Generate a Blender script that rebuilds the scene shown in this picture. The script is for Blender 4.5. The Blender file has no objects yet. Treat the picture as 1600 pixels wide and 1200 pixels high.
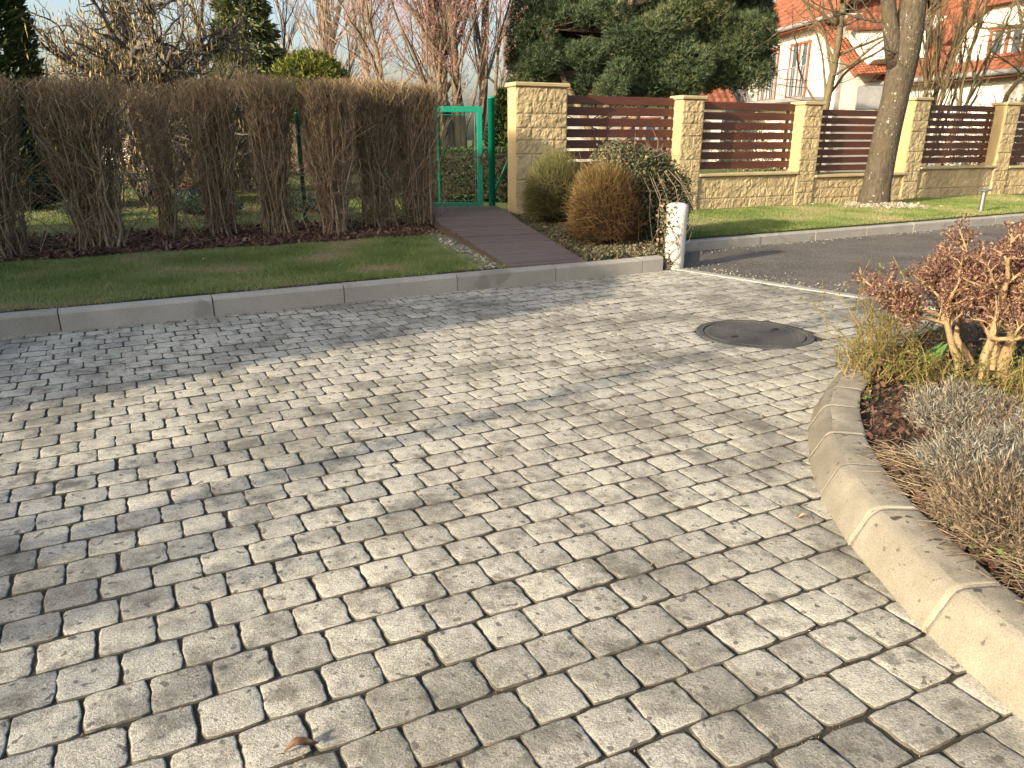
import bpy, math, random
import numpy as np
from mathutils import Vector, Matrix
random.seed(7); rng = np.random.default_rng(7)
R = math.radians
S = bpy.context.scene
COL = S.collection
PI = math.pi

# ------------------------------------------------------------------ frames
KA = R(28.0)
KD = np.array([math.cos(KA), math.sin(KA)]); KN = np.array([-math.sin(KA), math.cos(KA)])
def st(s, t, z=0.0):
    p = KD * s + KN * t
    return np.array([p[0], p[1], z])
SA = R(39.5)
def rq(r, q, z=0.0):
    return np.array([math.cos(SA) * r - math.sin(SA) * q, math.sin(SA) * r + math.cos(SA) * q, z])
SUN_EL = R(18.5)

# ------------------------------------------------------------------ numpy noise
_lat = rng.random((256, 256))
def vnoise(x, y):
    xi = np.floor(x).astype(int); yi = np.floor(y).astype(int)
    fx = x - xi; fy = y - yi
    fx = fx * fx * (3 - 2 * fx); fy = fy * fy * (3 - 2 * fy)
    a = _lat[xi % 256, yi % 256]; b = _lat[(xi + 1) % 256, yi % 256]
    c = _lat[xi % 256, (yi + 1) % 256]; d = _lat[(xi + 1) % 256, (yi + 1) % 256]
    return (a * (1 - fx) + b * fx) * (1 - fy) + (c * (1 - fx) + d * fx) * fy
def fbm(x, y, o=3):
    v = 0; a = .5
    for i in range(o):
        v = v + a * vnoise(x * 2 ** i + 17.3 * i, y * 2 ** i + 5.1 * i); a *= .5
    return v

# ------------------------------------------------------------------ mesh builder
class MB:
    def __init__(s):
        s.V = []; s.Q = []; s.T = []; s.R = []; s.n = 0; s.qm = []; s.tm = []
    def add(s, V, Q=None, T=None, rnd=0.5, m=0):
        V = np.asarray(V, float).reshape(-1, 3)
        if Q is not None and len(Q):
            Q = np.asarray(Q, int).reshape(-1, 4); s.Q.append(Q + s.n); s.qm.append(np.full(len(Q), m))
        if T is not None and len(T):
            T = np.asarray(T, int).reshape(-1, 3); s.T.append(T + s.n); s.tm.append(np.full(len(T), m))
        r = np.full(len(V), rnd) if np.isscalar(rnd) else np.asarray(rnd, float).reshape(-1)
        s.V.append(V); s.R.append(r); s.n += len(V)
        return s
    def box(s, c, size, rot=0.0, bev=0.0, rnd=.5, m=0, tilt=None):
        hx, hy, hz = [v / 2 for v in size]
        if bev <= 0:
            V = np.array([[x, y, z] for z in (-hz, hz) for y in (-hy, hy) for x in (-hx, hx)], float)
            Q = [[0, 2, 3, 1], [4, 5, 7, 6], [0, 1, 5, 4], [2, 6, 7, 3], [0, 4, 6, 2], [1, 3, 7, 5]]
        else:
            b = min(bev, hx * .9, hy * .9, hz * .9)
            rings = []
            for z, k in ((-hz, b), (-hz + b, 0), (hz - b, 0), (hz, b)):
                X = hx - k; Y = hy - k; e = b if k == 0 else 0
                a = min(b, X, Y)
                rings.append([[X - a, -Y, z], [X, -Y + a, z], [X, Y - a, z], [X - a, Y, z], [-X + a, Y, z], [-X, Y - a, z], [-X, -Y + a, z], [-X + a, -Y, z]])
            V = np.array(rings, float).reshape(-1, 3); Q = []
            for k in range(3):
                for i in range(8):
                    j = (i + 1) % 8
                    Q.append([k * 8 + i, k * 8 + j, (k + 1) * 8 + j, (k + 1) * 8 + i])
            for o, f in ((0, -1), (24, 1)):
                for q in ([0, 1, 2, 3], [0, 3, 4, 7], [4, 5, 6, 7]):
                    q = [o + i for i in q]
                    Q.append(q if f > 0 else q[::-1])
        if tilt is not None:
            V = V @ np.array(tilt).T
        ca, sa = math.cos(rot), math.sin(rot)
        M = np.array([[ca, -sa, 0], [sa, ca, 0], [0, 0, 1]])
        return s.add(V @ M.T + np.asarray(c, float), Q, rnd=rnd, m=m)
    def tube(s, P, rad, n=6, rnd=.5, m=0, cap=True, jit=None):
        P = np.asarray(P, float); N = len(P)
        rad = np.full(N, rad) if np.isscalar(rad) else np.asarray(rad, float)
        t = np.gradient(P, axis=0); t /= np.linalg.norm(t, axis=1)[:, None] + 1e-9
        ref = np.array([0, 0, 1.]) if abs(t[0, 2]) < .9 else np.array([1., 0, 0])
        u = np.cross(t, ref); bad = np.linalg.norm(u, axis=1) < 1e-4; u[bad] = [0, 1, 0]
        u /= np.linalg.norm(u, axis=1)[:, None]
        w = np.cross(t, u)
        a = np.arange(n) * 2 * PI / n
        rr = rad[:, None] * np.ones(n)[None]
        if jit is not None: rr = rr * jit
        V = P[:, None] + rr[..., None] * (np.cos(a)[None, :, None] * u[:, None] + np.sin(a)[None, :, None] * w[:, None])
        i = np.arange(N - 1)[:, None] * n; j = np.arange(n)[None]; j2 = (j + 1) % n
        Q = np.stack([i + j, i + j2, i + n + j2, i + n + j], -1).reshape(-1, 4)
        T = None
        V = V.reshape(-1, 3)
        if cap:
            V = np.vstack([V, P[0], P[-1]])
            T = [[k, N * n, (k + 1) % n] for k in range(n)] + [[(N - 1) * n + (k + 1) % n, N * n + 1, (N - 1) * n + k] for k in range(n)]
        return s.add(V, Q, T, rnd, m)
    def sticks(s, A, B, ra, rb, bend=None, n=3, rnd=None, m=0):
        A = np.asarray(A, float); B = np.asarray(B, float); K = len(A)
        if K == 0: return s
        ra = np.broadcast_to(np.asarray(ra, float), (K,)); rb = np.broadcast_to(np.asarray(rb, float), (K,))
        d = B - A; d = d / (np.linalg.norm(d, axis=1)[:, None] + 1e-9)
        ref = np.where(np.abs(d[:, 2:3]) < .9, np.array([[0, 0, 1.]]), np.array([[1., 0, 0]]))
        u = np.cross(d, ref); u /= np.linalg.norm(u, axis=1)[:, None] + 1e-9; w = np.cross(d, u)
        if bend is None:
            C = [(A, ra), (B, rb)]
        else:
            C = [(A, ra), ((A + B) / 2 + bend, (ra + rb) / 2), (B, rb)]
        a = np.arange(n) * 2 * PI / n; L = []
        for c, r in C:
            L.append(c[:, None] + r[:, None, None] * (np.cos(a)[None, :, None] * u[:, None] + np.sin(a)[None, :, None] * w[:, None]))
        k = len(C); V = np.stack(L, 1).reshape(-1, 3)
        base = np.arange(K) * n * k
        Q = []
        for l in range(k - 1):
            for j in range(n):
                j2 = (j + 1) % n
                Q.append(np.stack([base + l * n + j, base + l * n + j2, base + (l + 1) * n + j2, base + (l + 1) * n + j], -1))
        r = rng.random(K) if rnd is None else rnd
        return s.add(V, np.concatenate(Q), rnd=np.repeat(r, n * k), m=m)
    def leaves(s, C, U, W, rnd=None, m=0):
        """rhombic leaves: centre C, half length U, half width W, slightly folded"""
        C = np.asarray(C); K = len(C)
        if K == 0: return s
        nrm = np.cross(U, W); nrm /= np.linalg.norm(nrm, axis=1)[:, None] + 1e-9
        f = nrm * (np.linalg.norm(W, axis=1)[:, None] * .4)
        V = np.stack([C - U, C + W + f - .15 * U, C + U, C - W + f - .15 * U], 1).reshape(-1, 3)
        b = np.arange(K)[:, None] * 4
        T = np.concatenate([b + np.array([[0, 1, 2]]), b + np.array([[0, 2, 3]])])
        r = rng.random(K) if rnd is None else rnd
        return s.add(V, T=T, rnd=np.repeat(r, 4), m=m)
    def blades(s, B, Tp, W, rnd=None, m=0):
        K = len(B)
        V = np.stack([B - W, B + W, Tp], 1).reshape(-1, 3)
        T = np.arange(K * 3).reshape(-1, 3)
        r = rng.random(K) if rnd is None else rnd
        return s.add(V, T=T, rnd=np.repeat(r, 3), m=m)
    def lathe(s, c, prof, n=24, rnd=.5, m=0, noise=0.0):
        a = np.arange(n) * 2 * PI / n; V = []
        for k, (r, z) in enumerate(prof):
            rr = r * (1 + noise * (rng.random(n) - .5))
            V.append(np.stack([rr * np.cos(a), rr * np.sin(a), np.full(n, z)], -1))
        N = len(prof); V = np.concatenate(V)
        i = np.arange(N - 1)[:, None] * n; j = np.arange(n)[None]; j2 = (j + 1) % n
        Q = np.stack([i + j, i + j2, i + n + j2, i + n + j], -1).reshape(-1, 4)
        V = np.vstack([V, [0, 0, prof[0][1]], [0, 0, prof[-1][1]]])
        T = [[(k + 1) % n, k, N * n] for k in range(n)] + [[(N - 1) * n + k, (N - 1) * n + (k + 1) % n, N * n + 1] for k in range(n)]
        return s.add(V + np.asarray(c, float), Q, T, rnd, m)
    def poly(s, pts, th, rnd=.5, m=0):
        """planar polygon (3-D points) given thickness th along -normal, as a closed slab"""
        P = np.asarray(pts, float); n = len(P)
        nr = np.cross(P[1] - P[0], P[2] - P[0]); nr /= np.linalg.norm(nr)
        V = np.vstack([P, P - nr * th]); T = []; Q = []
        for k in range(1, n - 1):
            T.append([0, k, k + 1]); T.append([n, n + k + 1, n + k])
        for k in range(n):
            j = (k + 1) % n; Q.append([k, n + k, n + j, j])
        return s.add(V, Q, T, rnd, m)
    def build(s, name, mats, parent=None, smooth=False, org=None):
        V = np.concatenate(s.V) if s.V else np.zeros((0, 3))
        o = np.zeros(3)
        if parent is not None: o = np.array(getattr(parent, '_o', ORG.get(parent.name, (0, 0, 0))), float)
        elif org is not None: o = np.asarray(org, float)
        V = V - o
        Q = np.concatenate(s.Q) if s.Q else np.zeros((0, 4), int)
        T = np.concatenate(s.T) if s.T else np.zeros((0, 3), int)
        me = bpy.data.meshes.new(name)
        me.vertices.add(len(V)); me.vertices.foreach_set('co', V.ravel().astype(np.float32))
        nl = Q.size + T.size
        me.loops.add(nl); me.loops.foreach_set('vertex_index', np.concatenate([Q.ravel(), T.ravel()]).astype(np.int32))
        me.polygons.add(len(Q) + len(T))
        ls = np.concatenate([np.arange(len(Q)) * 4, Q.size + np.arange(len(T)) * 3]).astype(np.int32)
        me.polygons.foreach_set('loop_start', ls)
        try: me.polygons.foreach_set('loop_total', np.concatenate([np.full(len(Q), 4), np.full(len(T), 3)]).astype(np.int32))
        except Exception: pass
        if not isinstance(mats, (list, tuple)): mats = [mats]
        for m in mats: me.materials.append(m)
        mi = np.concatenate(([np.concatenate(s.qm)] if s.qm else []) + ([np.concatenate(s.tm)] if s.tm else []))
        me.polygons.foreach_set('material_index', mi.astype(np.int32))
        me.polygons.foreach_set('use_smooth', np.full(len(mi), bool(smooth)))
        at = me.attributes.new('rnd', 'FLOAT', 'POINT'); at.data.foreach_set('value', np.concatenate(s.R).astype(np.float32))
        me.update(calc_edges=True); me.validate()
        ob = bpy.data.objects.new(name, me); COL.objects.link(ob)
        if parent is not None:
            ob.parent = parent; ORG[ob.name] = tuple(o)
        else:
            ob.location = o; ORG[ob.name] = tuple(o)
        return ob
ORG = {}
def tag(o, label=None, cat=None, group=None, kind=None):
    if label: o['label'] = label
    if cat: o['category'] = cat
    if group: o['group'] = group
    if kind: o['kind'] = kind
    return o
def thing(name, loc, label, cat, group=None):
    o = bpy.data.objects.new(name, None); COL.objects.link(o); o.location = tuple(loc); o.empty_display_size = .1
    ORG[o.name] = tuple(loc)
    return tag(o, label, cat, group)

# ------------------------------------------------------------------ materials
def lin(c): return (c[0], c[1], c[2], 1)
class NT:
    def __init__(s, name, rough=.8, spec=.3):
        s.m = bpy.data.materials.new(name); s.m.use_nodes = True; s.t = s.m.node_tree
        s.b = s.t.nodes['Principled BSDF']; s.b.inputs['Roughness'].default_value = rough
        s.b.inputs['Specular IOR Level'].default_value = spec
        s.tc = s.t.nodes.new('ShaderNodeTexCoord')
    def n(s, typ, **kw):
        x = s.t.nodes.new(typ)
        for k, v in kw.items(): setattr(x, k, v)
        return x
    def l(s, a, b): s.t.links.new(a, b)
    def noise(s, scale, detail=4, rough=.6, stretch=None, seedv=0):
        x = s.n('ShaderNodeTexNoise'); x.inputs['Scale'].default_value = scale; x.inputs['Detail'].default_value = detail; x.inputs['Roughness'].default_value = rough
        src = s.tc.outputs['Object']
        if stretch or seedv:
            mp = s.n('ShaderNodeMapping'); mp.inputs['Scale'].default_value = stretch or (1, 1, 1); mp.inputs['Location'].default_value = (seedv, seedv * 1.7, seedv * .6)
            s.l(src, mp.inputs['Vector']); src = mp.outputs['Vector']
        s.l(src, x.inputs['Vector']); return x.outputs['Fac']
    def attr(s):
        a = s.n('ShaderNodeAttribute'); a.attribute_name = 'rnd'; return a.outputs['Fac']
    def ramp(s, f, stops):
        r = s.n('ShaderNodeValToRGB'); e = r.color_ramp.elements
        while len(e) < len(stops): e.new(.5)
        for k, (p, c) in enumerate(stops):
            e[k].position = p; e[k].color = lin(c) if not np.isscalar(c) else (c, c, c, 1)
        s.l(f, r.inputs['Fac']); return r.outputs['Color']
    def mix(s, f, a, b, typ='MIX'):
        x = s.n('ShaderNodeMix'); x.data_type = 'RGBA'; x.blend_type = typ
        for v, i in ((f, 0), (a, 6), (b, 7)):
            if hasattr(v, 'links') or hasattr(v, 'is_linked'): s.l(v, x.inputs[i])
            elif i == 0: x.inputs[0].default_value = v
            else: x.inputs[i].default_value = lin(v)
        return x.outputs[2]
    def bump(s, f, strength=.4, dist=.01):
        x = s.n('ShaderNodeBump'); x.inputs['Strength'].default_value = strength; x.inputs['Distance'].default_value = dist
        s.l(f, x.inputs['Height']); 
        if s.b.inputs['Normal'].is_linked:
            s.l(s.b.inputs['Normal'].links[0].from_socket, x.inputs['Normal'])
        s.l(x.outputs['Normal'], s.b.inputs['Normal'])
    def col(s, c):
        if hasattr(c, 'is_linked'): s.l(c, s.b.inputs['Base Color'])
        else: s.b.inputs['Base Color'].default_value = lin(c)
        return s
def leafmat(name, stops, rough=.55, trans=.0, spec=.25):
    m = NT(name, rough, spec); c = m.ramp(m.attr(), stops)
    m.col(c)
    if trans > 0:
        tr = m.n('ShaderNodeBsdfTranslucent'); m.l(c, tr.inputs['Color'])
        ad = m.n('ShaderNodeMixShader'); ad.inputs[0].default_value = trans
        out = m.t.nodes['Material Output']
        m.l(m.b.outputs[0], ad.inputs[1]); m.l(tr.outputs[0], ad.inputs[2]); m.l(ad.outputs[0], out.inputs['Surface'])
    return m.m
def stonemat(name, c1, c2, scale=6, fine=150, rough=.9, spots=None, bump=.35, dist=.004, var=None):
    m = NT(name, rough, .2)
    c = m.ramp(m.noise(scale, 5), [(.3, c1), (.7, c2)])
    f = m.ramp(m.noise(fine, 3), [(.3, .72), (.7, 1.15)])
    c = m.mix(1.0, c, f, 'MULTIPLY')
    if spots:
        sp = m.ramp(m.noise(spots[1], 3, .5, seedv=3), [(spots[2], 0.0), (spots[2] + .06, 1.0)])
        c = m.mix(sp, c, spots[0])
    if var: c = m.mix(1.0, c, m.ramp(m.attr(), [(0, var[0]), (1, var[1])]), 'MULTIPLY')
    m.col(c); m.bump(m.noise(fine, 4), bump, dist); return m.m
def barkmat(name, c1, c2, scale=14, stretch=(1, 1, .25), bump=.6, dist=.02, lichen=None, moss=None):
    m = NT(name, .92, .15)
    n1 = m.noise(scale, 6, .65, stretch)
    c = m.ramp(n1, [(.3, c1), (.68, c2)])
    c = m.mix(.7, c, m.ramp(m.noise(scale * 6, 3, .7), [(.32, .55), (.5, 1.0), (.68, 1.5)]), 'MULTIPLY')
    if moss:
        mo = m.ramp(m.noise(1.6, 5, .7, seedv=5), [(.46, 0.0), (.70, .8)]); c = m.mix(mo, c, moss)
    if lichen:
        sp = m.ramp(m.noise(lichen[1], 4, .6, seedv=9), [(lichen[2], 0.0), (lichen[2] + .03, 1.0)]); c = m.mix(sp, c, lichen[0])
    m.col(c); m.bump(n1, bump, dist); return m.m

# paver concrete
def paver_mat():
    m = NT('paver_concrete', .9, .2)
    base = m.ramp(m.attr(), [(0, (.21, .198, .168)), (.25, (.315, .298, .25)), (.55, (.37, .35, .288)), (.85, (.415, .388, .312)), (1, (.37, .338, .275))])
    med = m.ramp(m.noise(26, 6, .72), [(.32, .66), (.48, 1.0), (.70, 1.2)])
    c = m.mix(1.0, base, med, 'MULTIPLY')
    fine = m.ramp(m.noise(165, 3, .7), [(.34, .42), (.45, .9), (.56, 1.1), (.70, 1.45)])
    c = m.mix(.85, c, fine, 'MULTIPLY')
    st_ = m.ramp(m.noise(2.0, 5, .6, seedv=4), [(.36, .60), (.54, 1.08)])
    c = m.mix(1.0, c, st_, 'MULTIPLY')
    lich = m.ramp(m.noise(34, 1, .4, seedv=7), [(.68, 0.0), (.71, .8)])
    c = m.mix(lich, c, (.085, .082, .074))
    grime = m.ramp(m.noise(9, 6, .7, seedv=11), [(.50, 0.0), (.65, .72)])
    c = m.mix(grime, c, (.10, .092, .074))
    m.col(c)
    m.bump(m.noise(70, 5, .75), .5, .008); m.bump(m.noise(230, 3), .6, .003)
    return m.m
MT = {}
MT['paver'] = paver_mat()
MT['paverside'] = stonemat('grimy_dimmed_paver_side', (.055, .050, .040), (.13, .12, .095), 12, 120, bump=.4)  # grime on sides and bevels; dark colour also mutes sunlit edge highlights
MT['joint'] = stonemat('joint_sand', (.026, .023, .017), (.060, .053, .036), 5, 90, bump=.5)
MT['kerb'] = stonemat('kerb_concrete', (.27, .255, .222), (.345, .325, .285), 3, 200, spots=((.22, .205, .175), 3, .64), bump=.25, var=(.85, 1.08))
MT['kerb2'] = stonemat('kerb_old_concrete', (.185, .168, .130), (.275, .252, .20), 7, 200, spots=((.10, .088, .066), 26, .64), bump=.5, var=(.66, 1.05))
MT['kerbtop'] = stonemat('kerb_weathered', (.20, .178, .135), (.37, .33, .255), 9, 200, spots=((.07, .06, .047), 24, .62), bump=.6, dist=.006)
MT['mortar'] = stonemat('mortar', (.24, .215, .17), (.36, .325, .26), 14, 160)
MT['asphalt'] = stonemat('asphalt', (.068, .061, .052), (.145, .132, .11), 1.1, 110, spots=((.26, .24, .20), 70, .585), bump=1.0, dist=.012)
MT['soil'] = stonemat('soil', (.05, .038, .026), (.10, .078, .05), 9, 60, bump=.8, dist=.03)
MT['gardenground'] = stonemat('rough_grass_ground', (.06, .09, .022), (.12, .14, .045), 1.2, 30, bump=.8, dist=.03)
MT['lawnbase'] = stonemat('lawn_base', (.09, .095, .035), (.17, .15, .07), 2.2, 60, bump=.8, dist=.02)
MT['grass'] = leafmat('grass_blade', [(0, (.13, .175, .046)), (.4, (.185, .235, .07)), (.7, (.24, .26, .10)), (.9, (.26, .225, .11)), (1, (.36, .3, .18))], .5, .25)
MT['mulch'] = leafmat('bark_chip', [(0, (.042, .020, .014)), (.5, (.088, .043, .029)), (.85, (.135, .073, .049)), (1, (.22, .15, .10))], .85)
MT['chips'] = leafmat('pale_chip', [(0, (.18, .145, .105)), (.6, (.33, .28, .21)), (1, (.46, .41, .34))], .85)
MT['gravel'] = leafmat('gravel', [(0, (.10, .09, .075)), (.6, (.22, .20, .17)), (1, (.42, .39, .35))], .85)
MT['hedge_stem'] = barkmat('hedge_stem_bark', (.16, .115, .073), (.33, .25, .165), 30, bump=.3, dist=.005)
MT['hedge_twig'] = leafmat('hedge_twig', [(0, (.105, .070, .039)), (.55, (.215, .150, .085)), (.9, (.33, .24, .14)), (1, (.44, .345, .22))], .9)
MT['ygreen'] = leafmat('yellow_moss_twig', [(0, (.14, .13, .03)), (1, (.28, .27, .06))], .9)
MT['green'] = NT('green_paint', .38, .5).col((.0, .185, .115)).m
def boardmat():
    m = NT('stained_boards', .62, .35)
    c = m.ramp(m.noise(9, 5, .6, (1, 8, 8)), [(.3, (.082, .057, .047)), (.7, (.15, .11, .092))])
    a = m.ramp(m.attr(), [(0, .75), (1, 1.25)])
    m.col(m.mix(1.0, c, a, 'MULTIPLY')); m.bump(m.noise(60, 3), .3, .003); return m.m
MT['board'] = boardmat()
def slatmat():
    m = NT('brown_slat_paint', .45, .4)
    m.col(m.mix(1.0, m.ramp(m.noise(3, 4, .6, (.4, .4, 4)), [(.3, (.062, .021, .013)), (.7, (.095, .034, .021))]), m.ramp(m.attr(), [(0, .88), (1, 1.12)]), 'MULTIPLY'))
    m.bump(m.noise(120, 3, .6, (.1, .1, 1)), .15, .002); return m.m
MT['slat'] = slatmat()
def blockmat():
    m = NT('split_block', .92, .15)
    c = m.ramp(m.noise(5, 5, .6), [(.3, (.335, .258, .14)), (.7, (.44, .35, .20))])
    c = m.mix(1.0, c, m.ramp(m.attr(), [(0, .78), (1, 1.15)]), 'MULTIPLY')
    c = m.mix(1.0, c, m.ramp(m.noise(160, 3), [(.3, .78), (.7, 1.12)]), 'MULTIPLY')
    st_ = m.ramp(m.noise(2.5, 4, .6, seedv=6), [(.6, 0.0), (.75, .45)])
    m.col(m.mix(st_, c, (.24, .19, .11))); m.bump(m.noise(45, 5, .7), .5, .012); return m.m
MT['block'] = blockmat()
MT['smoothblock'] = stonemat('smooth_yellow_block', (.34, .265, .14), (.40, .32, .175), 3, 150, bump=.15)
MT['cap'] = stonemat('cap_concrete', (.38, .30, .165), (.46, .37, .21), 4, 160, bump=.2)
MT['groove'] = stonemat('block_joint', (.20, .15, .08), (.26, .20, .11), 5, 90)
MT['white'] = stonemat('white_render', (.62, .59, .53), (.68, .65, .59), 2, 90, bump=.1)
MT['oldwhite'] = stonemat('old_white_paint', (.50, .48, .43), (.60, .58, .53), 8, 70, spots=((.34, .32, .27), 10, .66), bump=.3, dist=.004)
def tilemat(name, c1, c2):
    m = NT(name, .8, .2)
    c = m.ramp(m.noise(2.5, 5), [(.3, c1), (.7, c2)])
    c = m.mix(1.0, c, m.ramp(m.attr(), [(0, .7), (1, 1.2)]), 'MULTIPLY'); m.col(c); m.bump(m.noise(30, 3), .3, .01); return m.m
MT['tile'] = tilemat('red_roof_tile', (.17, .06, .034), (.26, .098, .056))
MT['tile2'] = tilemat('dark_roof_tile', (.085, .062, .055), (.14, .105, .095))
MT['brownwood'] = barkmat('brown_wood', (.16, .055, .03), (.25, .10, .055), 10, (1, 1, .2), .2, .004)
MT['darkwood'] = barkmat('dark_wood', (.07, .05, .04), (.14, .105, .085), 10, (1, 1, .15), .3, .006)
MT['metal'] = NT('brushed_steel', .32, .5).col((.42, .41, .40)).m; MT['metal'].node_tree.nodes['Principled BSDF'].inputs['Metallic'].default_value = .9
MT['zinc'] = stonemat('zinc_gutter', (.20, .20, .20), (.27, .27, .27), 5, 60, rough=.5)
MT['iron'] = stonemat('cast_iron', (.052, .050, .047), (.10, .095, .086), 5, 90, rough=.9, spots=((.045, .042, .038), 40, .6), bump=.8, dist=.006)
MT['glass'] = NT('window_glass', .08, .6).col((.06, .075, .09)).m
MT['curtain'] = NT('net_curtain', .9, .1).col((.42, .42, .42)).m
MT['wire'] = NT('green_coated_wire', .5, .4).col((.045, .10, .06)).m
MT['limebark'] = barkmat('lime_bark', (.045, .037, .027), (.115, .094, .07), 26, (1, 1, .35), 1.0, .04, lichen=((.30, .29, .26), 18, .64), moss=(.082, .07, .032))
MT['barkbrown'] = barkmat('brown_bark', (.095, .072, .048), (.215, .165, .112), 18)
MT['barkgreen'] = barkmat('olive_bark', (.075, .06, .034), (.16, .13, .075), 18)
MT['barkdark'] = barkmat('dark_bark', (.06, .052, .044), (.135, .115, .095), 18)
MT['barkpale'] = barkmat('pale_bark', (.24, .185, .125), (.42, .335, .235), 18)
MT['pinelimb'] = barkmat('pine_limb_bark', (.035, .026, .02), (.085, .06, .042), 18)
MT['twig'] = leafmat('bare_twig', [(0, (.11, .08, .055)), (1, (.24, .185, .13))], .9)
MT['twigdark'] = leafmat('dark_twig', [(0, (.07, .055, .042)), (1, (.19, .155, .12))], .9)
MT['twigpink'] = leafmat('pink_twig', [(0, (.20, .13, .10)), (1, (.40, .29, .24))], .9)
MT['bud'] = leafmat('pink_bud', [(0, (.30, .13, .12)), (1, (.50, .26, .24))], .7, .2)
MT['catkin'] = leafmat('catkin', [(0, (.26, .19, .07)), (1, (.48, .36, .14))], .7, .2)
MT['pine'] = leafmat('pine_needle', [(0, (.026, .044, .024)), (.5, (.064, .094, .046)), (.85, (.115, .145, .066)), (1, (.18, .165, .075))], .6, .12)
MT['spruce'] = leafmat('spruce_needle', [(0, (.04, .06, .022)), (.6, (.085, .11, .038)), (1, (.14, .15, .06))], .6, .1)
MT['thuja'] = leafmat('thuja_leaf', [(0, (.02, .036, .010)), (.6, (.042, .062, .016)), (1, (.09, .10, .025))], .6, .1)
MT['thujayel'] = leafmat('yellow_thuja_leaf', [(0, (.055, .075, .012)), (.6, (.13, .15, .02)), (1, (.24, .235, .04))], .6, .15)
MT['yew'] = leafmat('yew_leaf', [(0, (.014, .028, .010)), (.7, (.034, .058, .018)), (1, (.10, .12, .03))], .6, .1)
MT['ivy'] = leafmat('ivy_leaf', [(0, (.03, .042, .016)), (.45, (.085, .09, .04)), (.7, (.17, .15, .085)), (.9, (.28, .21, .125)), (1, (.33, .20, .11))], .5, .15)
MT['cover'] = leafmat('groundcover_leaf', [(0, (.035, .04, .018)), (.45, (.085, .088, .045)), (.8, (.16, .13, .08)), (1, (.26, .18, .11))], .6, .1)
MT['juniper'] = leafmat('blue_green_needle', [(0, (.02, .045, .03)), (1, (.07, .12, .075))], .6, .1)
MT['broomgreen'] = leafmat('olive_broom', [(0, (.045, .036, .015)), (.5, (.095, .088, .03)), (1, (.19, .185, .065))], .8, .1)
MT['broombrown'] = leafmat('russet_broom', [(0, (.035, .018, .009)), (.45, (.085, .047, .018)), (.8, (.16, .105, .032)), (1, (.25, .19, .06))], .8, .1)
MT['redleaf'] = leafmat('dark_red_leaf', [(0, (.06, .026, .022)), (.45, (.13, .058, .047)), (.75, (.20, .105, .078)), (.9, (.26, .165, .10)), (1, (.31, .22, .135))], .55, .12)
MT['tanstem'] = barkmat('tan_stem', (.21, .145, .078), (.36, .26, .15), 40, (1, 1, .4), .5, .006, lichen=((.18, .13, .075), 24, .62))
MT['spirea_twig'] = leafmat('yellow_twig', [(0, (.10, .065, .032)), (.5, (.165, .115, .045)), (1, (.24, .18, .075))], .8)
MT['spirea_leaf'] = leafmat('new_yellow_leaf', [(0, (.07, .095, .018)), (.55, (.14, .15, .03)), (.85, (.20, .165, .045)), (1, (.21, .10, .045))], .5, .3)
MT['lav'] = leafmat('lavender_leaf', [(0, (.09, .09, .07)), (.5, (.18, .18, .15)), (1, (.31, .30, .265))], .85, .1)
MT['dry'] = leafmat('dry_stem', [(0, (.075, .055, .036)), (.5, (.15, .115, .077)), (1, (.28, .22, .15))], .85, .1)
MT['tulip'] = leafmat('tulip_leaf', [(0, (.06, .15, .04)), (1, (.15, .30, .09))], .4, .3)
MT['weed'] = leafmat('weed_leaf', [(0, (.035, .075, .02)), (1, (.12, .19, .04))], .5, .2)
MT['deadleaf'] = leafmat('dead_leaf', [(0, (.09, .04, .022)), (.6, (.15, .08, .045)), (1, (.22, .16, .11))], .6, .15)
MT['deadleaf2'] = leafmat('pale_dead_leaf', [(0, (.46, .27, .15)), (1, (.55, .38, .25))], .6, .15)
MT['drybits'] = leafmat('dry_bits', [(0, (.12, .075, .04)), (.6, (.26, .18, .10)), (1, (.46, .37, .22))], .8)
MT['redplastic'] = NT('red_plastic', .4, .5).col((.40, .03, .025)).m
MT['yellowplastic'] = NT('yellow_plastic', .4, .5).col((.75, .45, .03)).m
MT['blueplastic'] = NT('blue_plastic', .4, .5).col((.10, .28, .62)).m
MT['tealplastic'] = NT('teal_plastic', .4, .5).col((.05, .33, .28)).m
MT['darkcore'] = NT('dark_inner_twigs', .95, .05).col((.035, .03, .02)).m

def rv(n): 
    v = rng.normal(size=(n, 3)); return v / np.linalg.norm(v, axis=1)[:, None]
def unit(v): return v / (np.linalg.norm(v, axis=-1, keepdims=True) + 1e-9)

# ================================================================== GROUND
def sheet(name, pts, z, mat, sub=None, label=None):
    mb = MB(); P = np.array([[p[0], p[1], z] for p in pts], float); n = len(P)
    me = bpy.data.meshes.new(name); me.from_pydata([tuple(p) for p in P], [], [tuple(range(n))]); me.materials.append(mat); me.update()
    o = bpy.data.objects.new(name, me); COL.objects.link(o); tag(o, kind='structure'); return o
sheet('ground', [(-400, -400), (400, -400), (400, 500), (-400, 500)], -.12, MT['gardenground'])
FL0 = np.array([1.78, 7.58]); FL1 = np.array([3.07, 6.13])           # flush edging between paving and asphalt
fdir = (FL1 - FL0) / np.linalg.norm(FL1 - FL0); fn = np.array([-fdir[1], fdir[0]])   # fn points to asphalt side
sheet('driveway_bed', [st(-9, -5)[:2], st(9, -5)[:2], st(9, 6.0)[:2], st(-9, 6.0)[:2]], -.0055, MT['joint'])
# asphalt road: beyond the flush edging, up to the far kerb
a0 = FL0 - fdir * .35; a1 = FL0 + fdir * 6
sheet('road', [a0, a1, st(14, -4)[:2], st(60, -4)[:2], st(60, 6.95)[:2], st(4.9, 6.95)[:2]], -.004, MT['asphalt'])

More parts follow.
